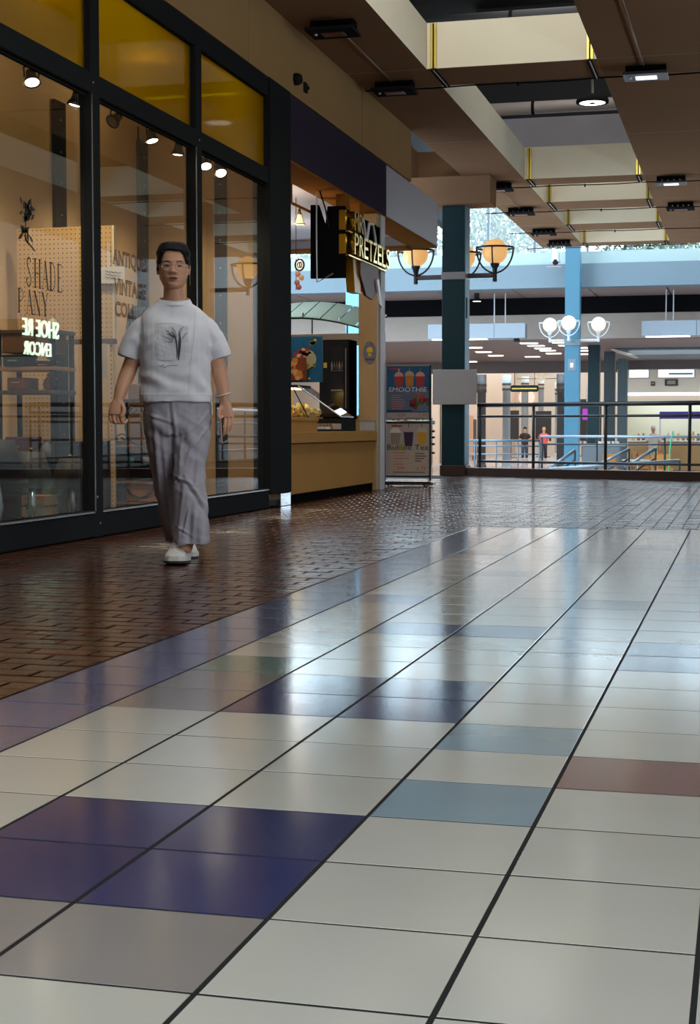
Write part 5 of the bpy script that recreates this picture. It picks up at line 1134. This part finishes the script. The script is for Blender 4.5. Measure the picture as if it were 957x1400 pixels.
def head_ring(lv, n=64, off=0.0, face=True):
    h, w, f, b = lv; out = []
    for q in range(n):
        a = 2 * math.pi * q / n; ca, sa = math.cos(a), math.sin(a); x = (w + off) * math.copysign(abs(ca) ** .87, ca)
        if sa < 0:
            y = -(f + off) * abs(sa) ** .87
            if face and off == 0: y -= face_d(x, h)
        else: y = (b + off) * abs(sa) ** .87
        out.append((HX + x, HY + y, HZ + h))
    return out
SK = lambda p: Vector((p[0] * 1.027, p[1], p[2] * 1.027 - .02))      # drawing units -> metres
PX, PY, PANG = -2.78, 7.28, math.atan2(.356, .935)
person = thing('person', 'person in white printed tee and wide grey trousers walking with a phone in hand', 'person', (PX, PY, 0), PANG)
def fin(mb): mb.v = [SK(p)[:] for p in mb.v]; return mb
# --- body: one continuous skin surface
bd_ = MB()
bd_.rings([head_ring(l) for l in head_lv])
for s in (-1, 1):
    bd_.ball((HX + s * .0775, HY + .012, HZ + .105), .03, 12, 10, sc=(.30, .60, 1.0)); bd_.ball((HX + s * .079, HY + .006, HZ + .082), .012, 10, 8, sc=(.5, .7, 1))
bd_.rings([ell((x, y, z), rx, ry) for x, y, z, rx, ry in interp([(-.022, .21, 1.27, .08, .06), (-.022, .21, 1.31, .065, .06), (-.023, .20, 1.345, .058, .058), (-.025, .195, 1.39, .052, .056), (-.026, .20, 1.45, .05, .055)], 4)])
bd_.rings([ell((x, y, z), rx, ry, flat=2.4) for x, y, z, rx, ry in interp([(-.012, .22, .70, .13, .10), (-.012, .22, .85, .135, .095), (-.016, .22, 1.0, .13, .095), (-.018, .21, 1.15, .145, .10), (-.02, .21, 1.22, .14, .085), (-.022, .21, 1.28, .09, .06)], 4)])
def limb(keys, n=5, k=16): ks = interp(keys, n); bd_.tube([c[:3] for c in ks], [c[3] for c in ks], k)
limb([(-.12, .215, 1.215, .035), (-.195, .215, 1.14, .044), (-.243, .22, 1.02, .040), (-.262, .205, .97, .039), (-.288, .175, .90, .034), (-.305, .157, .842, .026), (-.311, .147, .80, .017)])       # image-left arm
limb([(.08, .215, 1.215, .035), (.150, .215, 1.14, .044), (.196, .22, 1.02, .040), (.207, .21, .97, .039), (.220, .195, .90, .034), (.2275, .186, .840, .0255), (.233, .180, .80, .016)])          # image-right arm
limb([(-.08, .24, .74, .06), (-.08, .29, .47, .045), (-.05, .38, .25, .048), (.02, .50, .09, .034)]); limb([(.05, .22, .74, .06), (.047, .16, .47, .045), (.05, .12, .25, .045), (.02, .09, .08, .036)])
def fing(pts, r):
    ks = interp([(*p, q) for p, q in zip(pts, r)], 4); bd_.tube([c[:3] for c in ks], [c[3] for c in ks], 10); bd_.ball(pts[-1], r[-1], 8, 6)
# relaxed half-closed hand (image left)
bd_.rings([ell((x, y, z), rx, ry, 16, 2.4) for x, y, z, rx, ry in interp([(-.3035, .158, .858, .018, .014), (-.3075, .152, .84, .026, .0185), (-.311, .147, .818, .032, .019), (-.316, .142, .79, .036, .018), (-.318, .140, .768, .036, .017)], 4)])
for i, (x, L_) in enumerate(((-.2895, .034), (-.3080, .038), (-.3265, .036), (-.3445, .030))):
    y0 = .137 + i * .004 + (.003 if i % 2 else 0)
    fing([(x, y0, .782), (x - .002, y0 - .010, .764 - L_ * .35), (x + .006, y0 - .014, .748 - L_ * .5), (x + .020, y0 - .008, .742 - L_ * .45), (x + .027, y0 + .004, .750 - L_ * .30)], [.0085, .0082, .0079, .0075, .0068])
fing([(-.286, .138, .818), (-.277, .124, .795), (-.281, .116, .772), (-.290, .112, .757)], [.011, .0105, .0092, .0078])
# image-right hand pointing down around the phone
bd_.rings([ell((x, y, z), rx, ry, 16, 2.4) for x, y, z, rx, ry in interp([(.226, .187, .858, .018, .014), (.229, .184, .838, .0255, .0185), (.232, .181, .815, .031, .018), (.236, .178, .785, .034, .017), (.239, .175, .757, .034, .016)], 4)])
for i, (x, L_) in enumerate(((.2085, .060), (.2270, .072), (.2455, .066), (.2635, .050))):
    yo = .004 * (i % 2) + .002 * i; fing([(x, .175, .772), (x + .002, .164 + yo, .750), (x + .001 - i * .001, .156 + yo, .750 - L_ * .60), (x - .002 - i * .0015, .158 + yo, .750 - L_ * .95), (x - .005 - i * .002, .164 + yo, .750 - L_ * 1.2)], [.0086, .0084, .0080, .0076, .0066])
fing([(.211, .172, .808), (.199, .158, .783), (.197, .150, .758), (.203, .148, .740)], [.011, .0105, .0092, .0078])
body = remesh_obj(fin(bd_), 'body', m_skin, person, .0026, 3)
# --- tee
tm = MB()
tm.rings([ell((x, y, z), rx, ry, 32, 2.5) for x, y, z, rx, ry in interp([(-.018, .215, .832, .180, .128), (-.018, .215, .90, .181, .130), (-.019, .212, 1.02, .181, .132), (-.019, .208, 1.14, .181, .135), (-.02, .208, 1.205, .180, .122), (-.021, .209, 1.245, .174, .104), (-.022, .208, 1.275, .160, .092), (-.022, .208, 1.304, .128, .084), (-.023, .206, 1.326, .096, .078), (-.023, .205, 1.338, .082, .074)], 4)])
for s, a in ((-1, [(-.10, .210, 1.225, .050), (-.165, .212, 1.210, .060), (-.212, .214, 1.155, .062), (-.240, .214, 1.10, .060), (-.258, .214, 1.053, .057)]), (1, [(.055, .210, 1.225, .050), (.120, .212, 1.210, .060), (.166, .214, 1.155, .062), (.194, .214, 1.10, .060), (.212, .214, 1.053, .057)])):
    ks = interp(a, 5); tm.tube([c[:3] for c in ks], [c[3] for c in ks], 22)
def tee_post(v, n):
    p = v.co
    k = .0055 * noise.noise(Vector((p.x * 9 + p.z * 5, p.y * 9, p.z * 9))) + .0035 * noise.noise(Vector((p.x * 22 - p.z * 14, p.y * 20, p.z * 20)))
    k += .004 * math.sin(p.z * 46 + p.x * 30 + 3 * noise.noise(p * 7)) * max(0, 1 - abs(p.z - .93) / .14)
    k += .004 * math.sin((p.x * .7 + p.z * .7) * 80) * max(0, 1 - abs(abs(p.x + .02) - .19) / .05) * max(0, 1 - abs(p.z - 1.14) / .1)
    if abs(p.x + .02) < .2 and p.z < .875: k += .0022 * (1 if .868 < p.z else .5)
    v.co = p + n * k
tee = remesh_obj(fin(tm), 'tee', m_tee, person, .005, 3, tee_post); tee['label'] = 'loose white tee with pale print'
# collar, hem and sleeve bands
cl_ = MB(); cl_.rings([[(p[0], p[1], p[2] + .22 * (p[1] - .215)) for p in ell((x, y, z), rx, ry, 40)] for x, y, z, rx, ry in ((-.023, .202, 1.334, .090, .083), (-.023, .202, 1.352, .081, .077), (-.023, .202, 1.355, .076, .072), (-.023, .203, 1.340, .078, .071))], closed=False, cap=False)
part(tee, 'collar', fin(cl_), m_tee, True)
# --- printed flower: strokes laid on the cloth
from mathutils.bvhtree import BVHTree
bmt = bmesh.new(); bmt.from_mesh(tee.data); bvh = BVHTree.FromBMesh(bmt); bmt.free()
def on_cloth(x, z, off=.0022):
    h, n_, i_, d_ = bvh.ray_cast(Vector((x, -1, z)), Vector((0, 1, 0))); return (h + Vector((0, -off, 0))) if h else Vector((x, .07, z))
def tpx(px, py): return ((px - 250) / 261, (767 - py) / 261)
def stroke(name, pts, ws, m, off=.0022):
    P = [tpx(*p) for p in pts]; fine = interp([(*p, w) for p, w in zip(P, ws)], 6); v = []; f = []
    for i, (x, z, w) in enumerate(fine):
        a = fine[max(i - 1, 0)]; b = fine[min(i + 1, len(fine) - 1)]; dx, dz = b[0] - a[0], b[1] - a[1]; L_ = math.hypot(dx, dz) or 1; nx, nz = -dz / L_ * w, dx / L_ * w
        v += [on_cloth(x + nx, z + nz, off)[:], on_cloth(x - nx, z - nz, off)[:]]
        if i: n = len(v); f.append((n - 4, n - 3, n - 1, n - 2))
    mbx = MB(); mbx.add(v, f); return part(tee, name, mbx, m)
def patch(name, x0, x1, y0, y1, m, off):
    n = 10; v = []; f = []
    for j in range(n + 1):
        for i in range(n + 1): x, z = tpx(x0 + (x1 - x0) * i / n, y0 + (y1 - y0) * j / n); v.append(on_cloth(x, z, off)[:])
    for j in range(n):
        for i in range(n): a = j * (n + 1) + i; f.append((a, a + 1, a + n + 2, a + n + 1))
    mbx = MB(); mbx.add(v, f); return part(tee, name, mbx, m)
m_pr1 = mat('print_pale', S(224, 224, 229), .85); m_pr2 = mat('print_mid', S(160, 160, 168), .85); m_pr3 = mat('print_deep', S(74, 76, 86), .85); m_pr4 = mat('print_soft', S(208, 208, 213), .85)
patch('print_ground', 219, 263, 444, 494, m_pr1, .0016); patch('print_ground', 236, 262, 448, 470, m_pr4, .0020)
for pts, ws in (([(249, 494), (250, 480), (251, 466), (250, 456)], [.003, .007, .006, .002]), ([(247, 492), (247, 478), (245, 464), (240, 456)], [.001, .003, .004, .001])): stroke('print_stroke', pts, ws, m_pr3, .0030)
for pts, ws in (([(243, 466), (238, 458), (232, 454)], [.008, .006, .001]), ([(246, 464), (243, 455), (240, 450)], [.007, .008, .002]), ([(250, 462), (252, 454), (256, 449)], [.006, .007, .001]), ([(254, 466), (258, 460), (262, 457)], [.005, .004, .001]), ([(242, 468), (234, 464), (226, 461)], [.003, .002, .0008])): stroke('print_stroke', pts, ws, m_pr2, .0026)
for pts, ws in (([(244, 464), (238, 460), (234, 459)], [.004, .003, .001]), ([(241, 470), (236, 470), (231, 468)], [.0015, .001, .0006])): stroke('print_stroke', pts, ws, m_pr3, .0032)
stroke('print_script', [(222, 502), (224, 501), (226, 503), (228, 500), (230, 504), (234, 502), (240, 501), (248, 501)], [.001] * 8, m_pr3, .0030)
stroke('print_line', [(219, 474), (221, 488), (226, 494), (240, 495)], [.0008] * 4, m_pr2, .0028); stroke('print_line', [(222, 446), (240, 445), (262, 452)], [.0008] * 3, m_pr2, .0028)
stroke('seam', [(272, 424), (270, 460), (264, 505), (262, 545)], [.0012] * 4, mat('seam_grey', S(210, 210, 216), .85), .003); stroke('seam', [(200, 432), (203, 460), (204, 500), (202, 545)], [.0012] * 4, MATS['seam_grey'], .003)
# --- trousers
tr = MB()
tr.rings([ell((x, y, z), rx, ry, 32, 2.4) for x, y, z, rx, ry in interp([(-.012, .222, .88, .158, .112), (-.012, .222, .80, .168, .120), (-.012, .222, .72, .172, .122), (-.012, .222, .665, .150, .105)], 4)])
def leg(keys, sd):
    ks = interp(keys, 10); rg = []
    for i, (x, y, z, rx, ry) in enumerate(ks):
        t = i / len(ks); ring = []
        for q in range(40):
            a = 2 * math.pi * q / 40
            k = 1 + (.03 + .07 * t) * math.sin(3 * a + sd + 2.5 * t) + (.02 + .04 * t) * math.sin(5 * a - sd * 2 + 5 * t) + .02 * math.sin(z * 30 + 2 * a + sd)
            ring.append((x + rx * k * math.cos(a), y + ry * k * math.sin(a), z))
        rg.append(ring)
    tr.rings(rg)
leg([(-.088, .225, .76, .092, .112), (-.086, .235, .62, .084, .098), (-.078, .265, .48, .072, .085), (-.062, .32, .34, .066, .080), (-.036, .385, .22, .064, .082), (-.008, .45, .105, .062, .085)], .6)
leg([(.062, .215, .76, .094, .112), (.060, .185, .62, .086, .10), (.047, .155, .48, .076, .09), (.058, .13, .34, .080, .092), (.066, .115, .23, .086, .098), (.066, .105, .120, .090, .105)], 2.2)
TR_RIDGES = [(tpx(*a), tpx(*b), amp, wd) for a, b, amp, wd in (((246, 650), (264, 658), .010, .010), ((262, 656), (287, 694), .012, .011), ((286, 566), (264, 592), .008, .009), ((284, 588), (266, 612), .007, .008), ((241, 556), (247, 612), .010, .010),
    ((216, 580), (224, 690), .008, .012), ((228, 600), (238, 735), .009, .011), ((254, 668), (248, 738), .010, .010), ((270, 690), (266, 742), .008, .012), ((208, 566), (236, 576), .006, .008), ((252, 600), (250, 648), .008, .010), ((276, 612), (272, 652), .006, .009), ((260, 700), (255, 722), .008, .007), ((246, 716), (262, 726), .006, .006))]
def tr_post(v, n):
    p = v.co; q = Vector((p.x * 13 + p.z * 6, p.y * 12, p.z * 7))
    k = .008 * noise.noise(Vector((p.x * 15 + p.z * 3, p.y * 14, p.z * 2.6))) + .005 * noise.noise(Vector((p.x * 30 - p.z * 9, p.y * 26, p.z * 5))) + .003 * noise.noise(Vector((p.x * 20 + p.z * 26, p.y * 18, p.z * 18)))
    k += .004 * math.sin(p.z * 55 + p.x * 60) * max(0, 1 - abs(p.z - .66) / .12) * (1 if p.y < .25 else 0)
    k += .005 * math.sin(p.z * 30 - p.x * 60 + 1) * max(0, 1 - abs(p.z - .36) / .16) * (1 if p.x > 0 else .3)
    if n.y < .35:
        for (ax, az), (bx2, bz), amp, wd in TR_RIDGES:
            ex, ez = bx2 - ax, bz - az; t = max(0, min(1, ((p.x - ax) * ex + (p.z - az) * ez) / (ex * ex + ez * ez))); dx, dz = p.x - ax - ex * t, p.z - az - ez * t
            side = (dx * ez - dz * ex) / math.hypot(ex, ez); fade = math.sin(math.pi * min(max(t, .06), .94)) ** .5; d2 = math.hypot(dx, dz)
            k += fade * amp * (math.exp(-(side / wd) ** 2) - .8 * math.exp(-((side - 1.7 * wd) / wd) ** 2)) * (1 if d2 < 4 * wd else 0)
    v.co = p + n * k
trs = remesh_obj(fin(tr), 'trousers', m_linen, person, .0055, 3, tr_post); trs['label'] = 'wide crumpled light grey linen trousers'
part(trs, 'drawstring', MB().tube([SK((.150, .165, .86))[:], SK((.163, .16, .82))[:], SK((.165, .158, .77))[:]], .003, 6), white_paint)
# --- shoes
m_shoe = mat('shoe_white', S(222, 220, 216), .55, var=.03); m_sole = mat('sole_grey', S(46, 42, 42), .7)
def shoe(x, y, ang, pitch):
    root = bpy.data.objects.new('shoe', None); C.objects.link(root); root.parent = person; root.location = (x, y, .0); root.rotation_euler = (pitch, 0, ang); root.scale = (1.14, 1.1, 1.12)
    keys = [(.115, .030, .004, .075), (.09, .040, .004, .100), (.04, .043, .004, .110), (-.02, .044, .004, .094), (-.075, .048, .004, .070), (-.12, .047, .004, .052), (-.15, .036, .008, .040), (-.165, .016, .014, .030)]
    up_ = MB(); rg = []
    for yy, w, z0, z1 in interp(keys, 5):
        zc = z0 + .022; ring = []
        for q in range(22):
            a = 2 * math.pi * q / 22; ca, sa = math.cos(a), math.sin(a)
            ring.append((w * math.copysign(abs(ca) ** .8, ca), yy, zc + ((z1 - zc) * abs(sa) ** .9 if sa > 0 else -(zc - z0 - .012) * abs(sa) ** .6)))
        rg.append(ring)
    up_.rings(rg); part(root, 'upper', up_, m_shoe, True)
    so = MB(); out = [(w + .005, yy) for yy, w, _, _ in interp(keys, 3)]
    pts = [(w, yy - .0) for w, yy in out] + [(-w, yy) for w, yy in out[::-1]]
    so.poly([(a, b, .0) for a, b in pts], (0, 0, .010)); part(root, 'outsole', so, m_sole)
    so = MB(); so.poly([(a * 1.01, b * 1.005, .010) for a, b in pts], (0, 0, .018)); part(root, 'midsole', so, m_shoe)
    for q in range(5):
        yy = -.075 + q * .021; zt = .075 + q * .0095; part(root, 'lace', MB().tube([(-.024, yy, zt - .008), (-.008, yy - .004, zt + .004), (.012, yy + .006, zt + .004), (.024, yy + .002, zt - .008)], .0035, 6), white_paint, True)
    part(root, 'tongue', MB().rings([ell((0, yy, z), .022, .008, 12) for yy, z in ((-.03, .085), (-.01, .11), (.005, .128))]), m_shoe, True)
    return root
shoe(-.010, .150, R(-8), R(-4)); shoe(.030, .56, R(4), R(0))
# --- hair
def hair_mask(x, y, h):
    ax = abs(x)
    if y > .035: return h > .028 + .05 * max(0, (.06 - y)) 
    low = .088 if x < 0 else .104
    if y > -.012: return h > low
    line = .190 - 6.5 * max(0, ax - .034) ** 2 * 9 - (.004 if x > 0 else 0)
    return h > max(line, .118)
hv = []; hf = []; N = 72
lv2 = interp(head_keys, 8)
for lv in lv2:
    h = lv[0]; off = .0095 + .013 * max(0, min(1, (h - .15) / .06)) + .002 * math.sin(h * 150)
    r_ = head_ring(lv, N, off, False)
    hv += [(p[0], p[1], p[2] + .010 * max(0, (h - .18) / .04)) for p in r_]
ks = set()
for i in range(len(lv2) - 1):
    for a in range(N):
        b = (a + 1) % N; idx = (i * N + a, i * N + b, (i + 1) * N + b, (i + 1) * N + a)
        c = [sum(hv[j][k] for j in idx) / 4 for k in range(3)]
        if hair_mask(c[0] - HX, c[1] - HY, c[2] - HZ): hf.append(idx)
hf.append(tuple((len(lv2) - 1) * N + a for a in range(N)))
used = sorted({j for f in hf for j in f}); mp_ = {j: i for i, j in enumerate(used)}
hm = MB(); hm.v = [SK(hv[j])[:] for j in used]; hm.f = [tuple(mp_[j] for j in f) for f in hf]; hm.mi = [0] * len(hf)
hair = part(person, 'hair', hm, m_hair, True); sol = hair.modifiers.new('thick', 'SOLIDIFY'); sol.thickness = .014; sol.offset = -1
sm_ = hair.modifiers.new('s', 'SMOOTH'); sm_.iterations = 3; hair['label'] = 'short black hair swept back'
# --- face details
def FP(x, h, off=.0015): return SK((HX + x, HY + face_y(x, h) - off, HZ + h))[:]
m_brow = mat('brow', S(44, 32, 30), .6); m_eye = mat('eye_dark', S(36, 24, 22), .25); m_lip = mat('lip', S(142, 70, 64), .45); m_lash = mat('lash', S(24, 18, 18), .5); m_eyew = mat('eye_white', S(120, 100, 92), .5)
def ribbon(pts, ws, off):
    fine = interp([(*p, w) for p, w in zip(pts, ws)], 6); v = []; f = []
    for i, (x, h, w) in enumerate(fine):
        v += [FP(x, h + w, off), FP(x, h - w, off)]
        if i: n = len(v); f.append((n - 4, n - 3, n - 1, n - 2))
    mbx = MB(); mbx.add(v, f); return mbx
for s in (-1, 1):
    part(body, 'eyebrow', ribbon([(s * .014, .1255), (s * .026, .1305), (s * .040, .130), (s * .050, .124)], [.0014, .0024, .0022, .0007], .0016), m_brow)
    part(body, 'eye', ribbon([(s * .0185, .1045), (s * .026, .1070), (s * .034, .1070), (s * .0435, .1045)], [.0004, .0024, .0024, .0004], .0016), m_eyew)
    part(body, 'iris', ribbon([(s * .0262, .1066), (s * .0305, .1070), (s * .0348, .1066)], [.0020, .0028, .0020], .0022), m_eye)
    part(body, 'eyelash', ribbon([(s * .0175, .1052), (s * .026, .1096), (s * .035, .1094), (s * .0455, .1050)], [.0007, .0017, .0018, .0007], .0024), m_lash)
part(body, 'lips', ribbon([(-.0225, .0440), (-.010, .0476), (0, .0466), (.010, .0476), (.0225, .0440)], [.0006, .0034, .0030, .0034, .0006], .0030), m_lip)
part(body, 'lips', ribbon([(-.020, .0418), (-.009, .0386), (0, .0380), (.009, .0386), (.020, .0418)], [.0004, .0030, .0036, .0030, .0004], .0028), m_lip)
part(body, 'mouth_line', ribbon([(-.023, .0438), (0, .0432), (.023, .0438)], [.0008, .0014, .0008], .0050), mat('mouth_dark', S(74, 34, 34), .5))
for s in (-1, 1): part(body, 'nostril', ribbon([(s * .004, .0672), (s * .0075, .068), (s * .011, .0678)], [.0008, .0016, .0007], .0008), MATS['mouth_dark'])
# --- glasses
gl_ = bpy.data.objects.new('glasses', None); C.objects.link(gl_); gl_.parent = person; gl_['label'] = 'thin rimless glasses'
m_gf = mat('glasses_wire', S(206, 196, 200), .25, .8)
for s in (-1, 1):
    pts = [(HX + s * .033 + .0235 * math.copysign(abs(math.cos(a)) ** .8, math.cos(a)), HY - .1015 + .10 * (.0 + abs(s * .033 + .0235 * math.cos(a)) ** 2) * 3, HZ + .1025 + .0165 * math.copysign(abs(math.sin(a)) ** .8, math.sin(a))) for a in [q * math.pi / 14 for q in range(28)]]
    part(gl_, 'rim', MB().tube([SK(p)[:] for p in pts], .0011, 5, closed=True), m_gf, True)
    mbx = MB(); mbx.add([SK(p)[:] for p in pts], [tuple(range(28))]); part(gl_, 'lens', mbx, m_cglass)
    part(gl_, 'temple', MB().tube([SK(p)[:] for p in ((HX + s * .057, HY - .092, HZ + .107), (HX + s * .076, HY - .06, HZ + .107), (HX + s * .0805, HY + .01, HZ + .107))], .0014, 5), m_gf)
part(gl_, 'bridge', MB().tube([SK(p)[:] for p in ((HX - .011, HY - .103, HZ + .107), (HX, HY - .109, HZ + .110), (HX + .011, HY - .103, HZ + .107))], .0013, 5), m_gf)
# --- bracelets
for z, r_, m, nm, tl in ((.868, .037, mat('bangle_silver', S(200, 190, 186), .3, .4), 'bangle', .5), (.843, .031, mat('bracelet_bead', S(206, 160, 120), .4), 'bead_bracelet', -.35)):
    part(person, nm, MB().tube([SK((.2245 + r_ * math.cos(a), .190 + r_ * .85 * math.sin(a), z + tl * r_ * .6 * math.cos(a)))[:] for a in [q * math.pi / 12 for q in range(24)]], .0045 if r_ > .035 else .0035, 6, closed=True), m, True)
part(person, 'earring', MB().tube([SK((HX + .082, HY + .006, HZ + .07))[:], SK((HX + .084, HY + .006, HZ + .02))[:]], .001, 4), m_gf)
# --- phone in the image-right hand
M_ = Matrix.Translation((PX, PY, 0)) @ Matrix.Rotation(PANG, 4, 'Z')
ph_l = SK((.222, .176, .70)); ph = thing('smartphone', 'slim pale pink smartphone held in the lowered hand', 'phone', (M_ @ ph_l)[:], PANG)
ph.rotation_euler = (R(4), R(-16), PANG + R(62))
part(ph, 'case', MB().bbox(-.034, .034, -.004, .004, -.075, .065, .003), mat('phone_pink', S(214, 176, 172), .35)); part(ph, 'screen', MB().bbox(-.031, .031, -.0052, -.0042, -.070, .060, .0006), mat('phone_black', (.01, .01, .012), .08)); part(ph, 'camera_bump', MB().bbox(-.028, -.006, .004, .0058, .035, .058, .001), steel)

# ---------------------------------------------------------------- far walkers
def walker(label, x, y, h, top, legs_, skin, hairm, arm_out=.0, rz=0.0):
    t = thing('person', label, 'person', (x, y, ZL), rz); s = h / 1.68; q = MB()
    q.ball((0, 0, 1.55 * s), .10 * s, 14, 10, sc=(.85, .95, 1.2)); q.tube([(0, 0, 1.3 * s), (0, 0, 1.5 * s)], .055 * s, 10)
    q.rings([ell((0, 0, z * s), rx * s, ry * s, 16) for z, rx, ry in ((.80, .16, .11), (.95, .145, .10), (1.15, .17, .11), (1.30, .18, .10), (1.37, .10, .07))])
    for sd in (-1, 1):
        q.tube([(sd * .17 * s, 0, 1.30 * s), (sd * (.23 + arm_out) * s, .02, 1.05 * s), (sd * (.24 + arm_out) * s, -.04, .80 * s)], [.055 * s, .042 * s, .03 * s], 10); q.ball((sd * (.24 + arm_out) * s, -.05, .74 * s), .045 * s, 8, 6, sc=(.6, .9, 1.3))
        q.tube([(sd * .08 * s, 0, .86 * s), (sd * .085 * s, sd * .06, .45 * s), (sd * .085 * s, sd * .12, .07 * s)], [.085 * s, .06 * s, .045 * s], 10); q.ball((sd * .085 * s, sd * .12 - .06, .045 * s), .05 * s, 8, 6, sc=(.8, 2.0, .8))
    remesh_obj(q, 'body', skin, t, .02, 2)
    w = MB(); w.rings([ell((0, 0, z * s), rx * s, ry * s, 18) for z, rx, ry in ((.80, .19, .135), (.95, .178, .13), (1.15, .19, .135), (1.31, .20, .12), (1.385, .10, .085))])
    for sd in (-1, 1): w.tube([(sd * .16 * s, 0, 1.30 * s), (sd * (.23 + arm_out * .6) * s, .01, 1.10 * s)], [.08 * s, .075 * s], 12)
    remesh_obj(w, 'shirt', top, t, .02, 2)
    for sd in (-1, 1): part(t, 'trouser_leg', MB().tube([(sd * .08 * s, 0, .88 * s), (sd * .087 * s, sd * .06, .45 * s), (sd * .087 * s, sd * .12, .08 * s)], [.105 * s, .08 * s, .075 * s], 12), legs_, True)
    part(t, 'hair', MB().ball((0, .015 * s, 1.585 * s), .105 * s, 14, 10, sc=(.92, 1.0, 1.1)), hairm, True); return t
walker('person in a black top and dark jeans walking away in the far hall', -11.2, 80, 1.70, mat('shirt_black', S(40, 28, 30), .7), mat('jeans', S(50, 64, 86), .7), m_skin, m_hair, .06)
walker('person in a red sleeveless top with dark shoulder straps in the far hall', -10.1, 79.2, 1.68, mat('shirt_red', S(206, 86, 84), .7), mat('skirt_navy', S(36, 38, 56), .7), m_skin, mat('hair_blond', S(176, 150, 110), .6))
walker('person in a pale cream uniform behind the food court counter', -3.4, 59.7, 1.75, mat('uniform', S(226, 214, 200), .7), mat('apron', S(210, 200, 186), .7), m_skin, mat('cap_white', S(226, 220, 214), .6))
